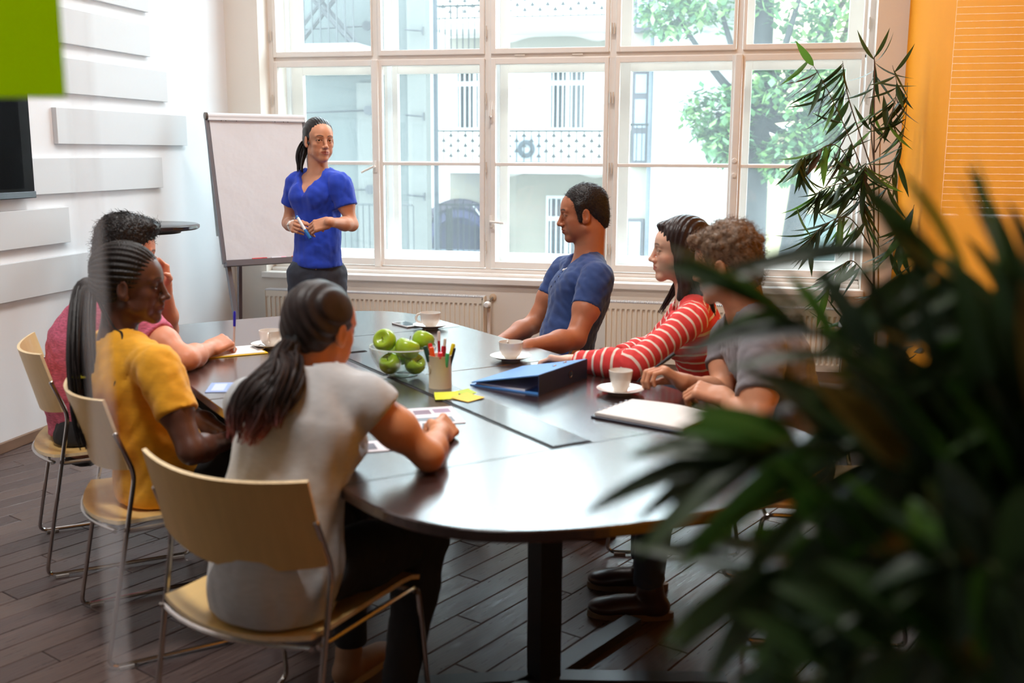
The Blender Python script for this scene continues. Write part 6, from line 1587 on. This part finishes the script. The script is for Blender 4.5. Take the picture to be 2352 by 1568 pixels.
# ======================================================= 7 man in pink
def man_pink():
    J = POSE['M3']; root = person('man in a pink melange T-shirt writing on a clipboard, mostly hidden by the braided woman', J)
    H = Head(J['head'], J['face'], J['hup'], 1.03); rt, fr, up = torso_frame(J)
    S = Sdf(); add_torso(S, J, True, -.010, 0, .98); add_head(S, H, True, .7); neckp(S, J, H, .060, .056)
    for c in 'LR': add_arm(S, J['sh' + c], J['el' + c], J['wr' + c], 1.0)
    add_legs(S, J, -.014, 1.0)
    dR = V(.35, .80, .18); add_hand(S, J['wrR'], dR, V(-.35, .3, -.88), V(-.85, .35, .40), (.95, 1.1, .6), 1.0, thumb=(.9, .3, .5), tcurl=.4)
    dL = V(-.05, -.1, 1); add_hand(S, J['wrL'], dL, V(-.3, -.9, 0), V(.7, -.3, .1), (.8, 1.0, .5), 1.0)
    body = build_skin(S, H, [J['wrR'] + nrm(dR) * .08], root, skin_mat('skin_peach', (222, 150, 118)), face_paint(H, (.10, .07, .06), (.8, .46, .42), stubble=.2), .004, .003)
    add_eyes(H, body)
    Sh = shirt_sdf(J, True, .012, 0, 1.07, .42, .016, amp=.0036, seed=71, hem=lambda P: np.where(P[:, 2] < .56, .448 - P[:, 2], -1.))
    Sh.cuts.append(crew(J, rt, fr, up, .078, .03, .018))
    to_object([mesh_sdf(Sh, .008)], 'tshirt', [mat('tshirt_pink_melange', (196, 96, 124), .85, var=.35, vscale=55, stretch=(1, 1, 5), bump=.25, bscale=300, bdist=.001)], root)
    trousers(J, root, M_blk, fr, seed=72)
    for c in 'LR': shoe(root, J['an' + c], J['fw'], mat('shoe_dark', (30, 26, 26)), mat('sole_dark', (20, 18, 18)), 1.05)
    Hs = Sdf(); w, ax = H.w, H.ax
    Hs.ell(w((0, -.020, .052)), (.084, .102, .088), .02, ax=ax); Hs.ell(w((0, -.062, .0)), (.074, .058, .062), .02, ax=ax); Hs.ell(w((0, -.074, -.045)), (.052, .036, .045), .02, ax=ax)
    Hs.ell(w((0, .050, .105)), (.055, .045, .030), .03, ax=ax)
    Hs.ell(w((0, .132, -.035)), (.10, .100, .105), .006, 's', ax=ax)
    for sx in (-1, 1): Hs.ell(w((sx * .090, -.006, -.036)), (.028, .024, .044), .006, 's', ax=ax)
    Hs.cuts.append(lambda P: -(H.l(P)[:, 2] + .085)); Hs.disp = waves(75, .020, .0045, n=8)
    MH = hair_mat('hair_black_wavy', (26, 21, 22), .45)
    hair = to_object([mesh_sdf(Hs, .0045)], 'hair', [MH], root); fuzz(hair, H, 1800, .018, .0010, 5, MH, lift=.28, curl=.003)
    p = J['wrR'] + nrm(dR) * .105 + V(.02, -.015, 0)
    e = V(p[0], p[1], .752); pen = thing('pen', 'blue capped ballpoint pen in the writing hand of the man in pink', 'pen', tuple(e)); d = nrm(V(.05, .03, 1))
    MB().tube([V(0, 0, 0), d * .010, d * .10], [.001, .004, .0042], 10).build('barrel', mat('pen_clear', (226, 214, 210), .2), pen, True)
    MB().tube([d * .098, d * .150, d * .156], [.0052, .0052, .003], 10).build('cap', mat('pen_blue', (34, 34, 190), .3), pen, True)
man_pink()
# palm fronds: midrib, upper leaf tips, lower leaf tips, leaves per side
FRONDS = [
    ([(0.254, 0.868, 1.195), (0.148, 0.847, 1.301), (0.064, 0.854, 1.355), (0.020, 0.882, 1.375)], [(0.202, 0.862, 1.407), (0.089, 0.880, 1.415), (-0.099, 0.897, 1.423)], [(0.122, 0.802, 1.180), (-0.022, 0.857, 1.295), (-0.058, 0.916, 1.385)], 10),
    ([(0.264, 0.900, 1.313), (0.200, 0.897, 1.374), (0.141, 0.915, 1.410), (0.100, 0.925, 1.420)], [(0.212, 0.877, 1.476), (0.138, 0.901, 1.471), (0.029, 0.927, 1.429)], [(0.162, 0.831, 1.288), (0.075, 0.864, 1.346), (-0.059, 0.933, 1.390)], 9),
    ([(0.240, 0.815, 1.197), (0.135, 0.804, 1.264), (0.043, 0.819, 1.277), (-0.006, 0.829, 1.260)], [(0.154, 0.806, 1.341), (0.018, 0.823, 1.330), (-0.112, 0.861, 1.245)], [(0.117, 0.744, 1.147), (-0.015, 0.772, 1.186), (-0.135, 0.863, 1.196)], 14),
    ([(0.234, 0.784, 1.175), (0.134, 0.768, 1.209), (0.063, 0.791, 1.193), (0.018, 0.793, 1.170)], [(0.140, 0.783, 1.280), (0.021, 0.792, 1.252), (-0.073, 0.821, 1.160)], [(0.140, 0.709, 1.109), (0.039, 0.729, 1.111), (-0.061, 0.788, 1.104)], 10),
    ([(0.297, 0.924, 1.178), (0.281, 0.948, 1.234), (0.269, 0.970, 1.278), (0.259, 0.983, 1.314)], [(0.103, 0.924, 1.325), (0.136, 0.980, 1.407), (0.213, 1.040, 1.455)], [(0.314, 1.013, 1.408), (0.291, 1.013, 1.438), (0.271, 1.056, 1.471)], 9),
    ([(0.232, 0.740, 1.162), (0.144, 0.721, 1.168), (0.077, 0.725, 1.138), (0.039, 0.737, 1.110)], [(0.126, 0.730, 1.239), (0.035, 0.743, 1.196), (-0.019, 0.759, 1.124)], [(0.138, 0.690, 1.094), (0.068, 0.690, 1.091), (0.009, 0.718, 1.093)], 9),
    ([(0.255, 0.831, 1.174), (0.187, 0.829, 1.249), (0.140, 0.850, 1.282), (0.108, 0.863, 1.302)], [(0.202, 0.851, 1.348), (0.108, 0.866, 1.362), (0.054, 0.878, 1.313)], [(0.159, 0.774, 1.165), (0.088, 0.799, 1.206), (0.034, 0.839, 1.263)], 10),
    ([(0.268, 0.848, 1.250), (0.227, 0.846, 1.289), (0.194, 0.859, 1.308), (0.167, 0.871, 1.317)], [(0.235, 0.869, 1.407), (0.183, 0.893, 1.417), (0.120, 0.885, 1.359)], [(0.211, 0.789, 1.184), (0.166, 0.817, 1.210), (0.129, 0.852, 1.263)], 10),
    ([(0.223, 0.712, 1.200), (0.180, 0.707, 1.225), (0.155, 0.719, 1.230), (0.135, 0.730, 1.224)], [(0.202, 0.725, 1.296), (0.155, 0.730, 1.291), (0.104, 0.744, 1.251)], [(0.193, 0.678, 1.146), (0.147, 0.687, 1.160), (0.095, 0.716, 1.197)], 9),
    ([(0.225, 0.690, 1.168), (0.192, 0.684, 1.176), (0.169, 0.694, 1.169), (0.150, 0.703, 1.152)], [(0.200, 0.696, 1.232), (0.163, 0.703, 1.225), (0.122, 0.720, 1.185)], [(0.214, 0.677, 1.116), (0.177, 0.684, 1.107), (0.140, 0.711, 1.118)], 7),
]
# branches of the slender tree: points, leaf count, side it droops to
BRANCHES = [
    ([(0.652, 6.036, 1.229), (0.534, 5.957, 1.509), (0.377, 5.874, 1.812), (0.242, 5.830, 2.021)], 30, -1),
    ([(0.653, 6.067, 1.393), (0.618, 6.111, 1.673), (0.629, 6.161, 1.930), (0.620, 6.178, 2.035)], 18, 0),
    ([(0.662, 6.034, 1.206), (0.740, 6.034, 1.394), (0.785, 6.040, 1.648), (0.791, 6.084, 1.878)], 20, 1),
    ([(0.668, 5.992, 0.972), (0.516, 5.889, 1.164), (0.374, 5.746, 1.125), (0.298, 5.660, 1.038)], 30, -1),
    ([(0.676, 5.959, 0.785), (0.549, 5.854, 0.935), (0.463, 5.724, 0.899), (0.407, 5.644, 0.815)], 18, -1),
    ([(0.676, 5.977, 0.879), (0.772, 5.922, 1.028), (0.834, 5.962, 1.166), (0.854, 5.979, 1.235)], 22, 1),
    ([(0.653, 6.032, 1.206), (0.454, 5.943, 1.531), (0.313, 5.803, 1.508), (0.223, 5.722, 1.462)], 28, -1),
    ([(0.663, 6.008, 1.065), (0.531, 5.922, 1.325), (0.388, 5.786, 1.328), (0.320, 5.711, 1.284)], 34, -1),
    ([(0.648, 6.087, 1.510), (0.708, 6.031, 1.693), (0.735, 6.067, 1.854), (0.707, 6.082, 1.969)], 16, 1),
    ([(0.687, 5.936, 0.645), (0.606, 5.818, 0.671), (0.540, 5.793, 0.613), (0.508, 5.777, 0.567)], 10, -1),
    ([(0.670, 5.984, 0.925), (0.581, 5.917, 1.234), (0.575, 5.841, 1.396), (0.583, 5.856, 1.464)], 34, 0),
    ([(0.685, 5.944, 0.692), (0.742, 5.928, 0.815), (0.797, 5.872, 0.729), (0.834, 5.868, 0.661)], 10, 1),
    ([(0.644, 6.065, 1.393), (0.488, 5.998, 1.784), (0.451, 5.909, 1.914), (0.437, 5.919, 1.982)], 14, -1),
]
STEMS = [[(0.680, 5.904, 0.201), (0.678, 5.963, 0.689), (0.652, 6.045, 1.276), (0.621, 6.176, 2.024)], [(0.698, 5.908, 0.201), (0.704, 5.989, 0.686), (0.685, 6.043, 1.111), (0.671, 6.114, 1.627)]]
# ---------------------------------------------------------------- plants
def leaf_mat(name, c, tr=.22, rough=.42):
    m = mat(name, c, rough, var=.25, vscale=6, stretch=(1, 1, 1), spec=.4)
    nt = m.node_tree; n = nt.nodes; L = nt.links; b = n['Principled BSDF']; o = n['Material Output']
    t = n.new('ShaderNodeBsdfTranslucent'); t.inputs[0].default_value = (*[min(1, v * 1.6) for v in srgb(c)], 1)
    mx = n.new('ShaderNodeMixShader'); mx.inputs[0].default_value = tr
    L.new(b.outputs[0], mx.inputs[1]); L.new(t.outputs[0], mx.inputs[2]); L.new(mx.outputs[0], o.inputs[0])
    return m
M_palm = [leaf_mat('palm_leaf', (52, 74, 38)), leaf_mat('palm_leaf_fresh', (72, 112, 38)), leaf_mat('palm_leaf_dull', (54, 70, 52)), leaf_mat('palm_leaf_dry', (132, 104, 46))]
palm = thing('potted_palm', 'large potted palm close to the camera, its blurred dark fronds filling the lower right', 'palm', (.56, .78, 0))
po = V(.56, .78, 0)
MB().lathe([(0, 0), (.13, 0), (.15, .02), (.18, .32), (.19, .34), (.175, .34), (.165, .32), (0, .31)], (0, 0, 0), 32).build('pot', mat('pot_dark', (60, 56, 54), .5), palm, True)
MB().lathe([(0, .312), (.166, .314)], (0, 0, 0), 24).build('soil', mat('soil', (40, 30, 24), .95), palm)
prnd = random.Random(12)
def blade(s, e, w, arch, mt, parent, seg=9, fold=.35):
    s = np.asarray(s, float); e = np.asarray(e, float); d = e - s; L_ = np.linalg.norm(d); mid = (s + e) / 2 + V(0, 0, arch * L_) + V(prnd.uniform(-.06, .06), prnd.uniform(-.1, .1), 0) * L_ * .5
    P = [s * (1 - t) ** 2 + mid * 2 * t * (1 - t) + e * t * t for t in [i / seg for i in range(seg + 1)]]
    vs = []; tw = prnd.uniform(-.5, .5)
    for i, p in enumerate(P):
        t = i / seg; dd = nrm(P[min(i + 1, seg)] - P[max(i - 1, 0)]); sd = nrm(np.cross(dd, V(0, 0, 1) + V(.3, -.4, 0) * .6)); up = np.cross(sd, dd)
        a = tw + .3 * t; sd = sd * math.cos(a) + up * math.sin(a); up = np.cross(sd, dd)
        ww = w * (min(1, (t + .04) * 5) ** .7) * (1 - t ** 2.6) ** .9 + .0006
        vs += [p - sd * ww + up * ww * fold, p, p + sd * ww + up * ww * fold]
    fs = []
    for i in range(seg): a = i * 3; fs += [(a, a + 1, a + 4, a + 3), (a + 1, a + 2, a + 5, a + 4)]
    return MB().add(vs, fs).build('leaflet', mt, parent, True)
def tri(pts, t):
    a, b, c = [V(*p) for p in pts]
    return a * (1 - t) ** 2 + b * 2 * t * (1 - t) + c * t * t if False else (a + (b - a) * t * 2 if t < .5 else b + (c - b) * (t - .5) * 2)
for rach, up_, lo_, n in FRONDS:
    P = smoothpath([V(*p) - po for p in rach], 7); base = V(0, 0, .32)
    P = smoothpath([base, base * .4 + P[0] * .6 + V(.08, .04, -.1), P[0]], 5)[:-1] + P
    fr_ = MB().tube(P, list(np.linspace(.0075, .0022, len(P))), 7).build('frond', mat('palm_stem', (70, 84, 38), .5), palm, True)
    m = len(P); i0 = 10
    for side, tips in ((0, up_), (1, lo_)):
        for k in range(n):
            t = k / (n - 1); q = P[int(i0 + t * (m - 1 - i0))]
            e = tri(tips, t) - po + V(prnd.uniform(-.02, .02), prnd.uniform(-.03, .03), prnd.uniform(-.02, .02))
            L_ = np.linalg.norm(e - q)
            mt = M_palm[prnd.choice([0, 0, 0, 1, 2, 2]) if prnd.random() > .04 else 3]
            blade(q, q + (e - q) * prnd.uniform(.95, 1.10), prnd.uniform(.0115, .0165) * (1.1 if k < n - 2 else .9), .10, mt, fr_)
# slender tree in the window corner
M_fic = [leaf_mat('slim_leaf', (48, 68, 34), .25), leaf_mat('slim_leaf_light', (82, 122, 44), .35), leaf_mat('slim_leaf_brown', (84, 62, 44), .25)]
so = V(.70, 5.72, 0)
slim = thing('slender_tree', 'tall slim leaved pot tree in the corner between window and orange wall', 'potted plant', tuple(so))
MB().lathe([(0, 0), (.10, 0), (.115, .01), (.14, .30), (.15, .31), (.15, .335), (.135, .335), (.128, .31), (0, .29)], (0, 0, 0), 36).build('pot', M_china, slim, True)
MB().lathe([(0, .292), (.13, .294)], (0, 0, 0), 24).build('soil', mat('soil', (40, 30, 24)), slim)
for i, st in enumerate(STEMS):
    P = smoothpath([V(*p) - so for p in st], 6); P = [V(.0 + .02 * i, 0, .28)] + P
    MB().tube(P, list(np.linspace(.009 - .002 * i, .003, len(P))), 8).build('stem', mat('stem_%d' % i, [(92, 66, 50), (176, 128, 66)][i], .6), slim, True)
lm = []
for w_, cv in ((.0175, .10), (.015, .18), (.020, .06), (.0165, -.06)):
    seg = 7; vs = []; fs = []
    for i in range(seg + 1):
        t = i / seg; ww = w_ * max(.02, math.sin(math.pi * min(1, t * 1.02 + .02)) ** .75 * (1 - .3 * t)); z = -cv * t * t * .3
        vs += [(-ww, t * .19, z + ww * .4), (0, t * .19, z), (ww, t * .19, z + ww * .4)]
    for i in range(seg): a = i * 3; fs += [(a, a + 1, a + 4, a + 3), (a + 1, a + 2, a + 5, a + 4)]
    for mt in (M_fic[0], M_fic[0], M_fic[1], M_fic[2]):
        me = bpy.data.meshes.new('leaf'); me.from_pydata(vs, [], fs); me.materials.append(mt); me.polygons.foreach_set('use_smooth', [True] * len(fs)); lm.append(me)
def orient(o, p, d, roll):
    d = nrm(d); s_, u_, _ = frame(d); s2 = s_ * math.cos(roll) + u_ * math.sin(roll); u2 = np.cross(s2, d)
    M = Matrix([[s2[0], d[0], u2[0], p[0]], [s2[1], d[1], u2[1], p[1]], [s2[2], d[2], u2[2], p[2]], [0, 0, 0, 1]])
    o.matrix_local = M
lr = random.Random(77)
for pts, n, side in BRANCHES:
    P = smoothpath([V(*p) - so for p in pts], 6)
    br = MB().tube(P, list(np.linspace(.004, .0012, len(P))), 5).build('branch', mat('twig', (86, 74, 52), .7), slim, True)
    for k in range(n):
        t = .22 + .78 * (k + lr.random() * .5) / n; q = P[min(len(P) - 1, int(t * (len(P) - 1)))]
        me = lm[lr.randrange(4) * 4 + lr.choices([0, 1, 2, 3], [5, 5, 2, .5])[0]]
        o = bpy.data.objects.new('leaf', me); COL.objects.link(o); o.parent = br
        dirx = -1.0 if side < 0 else (1.0 if side > 0 else lr.choice([-1, 1]))
        d = V(dirx * lr.uniform(.1, 1.0) + lr.gauss(0, .2), lr.uniform(-.5, .4), -lr.uniform(.35, 1.3) if lr.random() > .1 else lr.uniform(.1, .7))
        if (nrm(d) * .23 + q)[0] + so[0] > .86: d[0] = -abs(d[0])
        orient(o, q, d, lr.uniform(-.7, .7)); s = lr.uniform(.85, 1.25); o.scale = (s, s, s)
# small round leaved plant in a white bowl in front of it
rp = thing('rubber_plant', 'small dark round leaved plant in a white pot, in front of the slender tree', 'potted plant', (.60, 4.55, 0))
MB().lathe([(0, 0), (.13, 0), (.15, .01), (.205, .36), (.215, .37), (.215, .40), (.195, .40), (.19, .37), (0, .35)], (0, 0, 0), 40).build('pot', M_china, rp, True)
MB().lathe([(0, .352), (.19, .354)], (0, 0, 0), 24).build('soil', mat('soil', (40, 30, 24)), rp)
M_rub = leaf_mat('round_leaf', (26, 38, 24), .1, .25)
for i in range(7):
    a = i * .9; tip = V(.16 * math.cos(a) - .06, .10 * math.sin(a), .62 + .16 * lr.random())
    P = smoothpath([V(.04 * math.cos(a), .04 * math.sin(a), .35), (tip + V(0, 0, .3)) * .5 + V(0, 0, .12), tip], 5)
    b_ = MB().tube(P, list(np.linspace(.005, .002, len(P))), 6).build('branch', mat('twig', (86, 74, 52)), rp, True)
    for k in range(6):
        q = P[int((.35 + .65 * k / 5) * (len(P) - 1))]; d = nrm(V(lr.gauss(0, 1), lr.gauss(0, 1), .4)); s_, u_, _ = frame(d)
        vs = [q + d * .055 * (1 - math.cos(th_)) * .6 + s_ * .020 * math.sin(th_) + u_ * .004 * math.cos(2 * th_) for th_ in [2 * math.pi * j / 12 for j in range(12)]]
        MB().add(vs, [tuple(range(12))]).build('leaf', M_rub, b_)
# dark sideboard along the orange wall
sbd = thing('sideboard', 'low black sideboard against the orange wall behind the palm', 'cabinet', (XR - .15, 2.95, 0))
M_sb = mat('sideboard_black', (26, 24, 24), .4)
MB().box((-.115, -.75, .06), (.145, .75, .70), .004).build('body', M_sb, sbd); MB().box((-.135, -.77, .70), (.148, .77, .725), .004).build('top', M_sb, sbd)
for k in range(3):
    d_ = MB().box((-.133, -.74 + k * .495, .08), (-.115, -.25 + k * .495, .685), .003).build('door', M_sb, sbd)
    MB().tube([(-.137, -.30 + k * .495, .36), (-.153, -.30 + k * .495, .36), (-.153, -.30 + k * .495, .46), (-.137, -.30 + k * .495, .46)], .005, 6).build('handle', M_chr, d_, True)
for x in (-.09, .12):
    for y in (-.7, .7): MB().box((x - .02, y - .02, 0), (x + .02, y + .02, .06)).build('foot', M_sb, sbd)
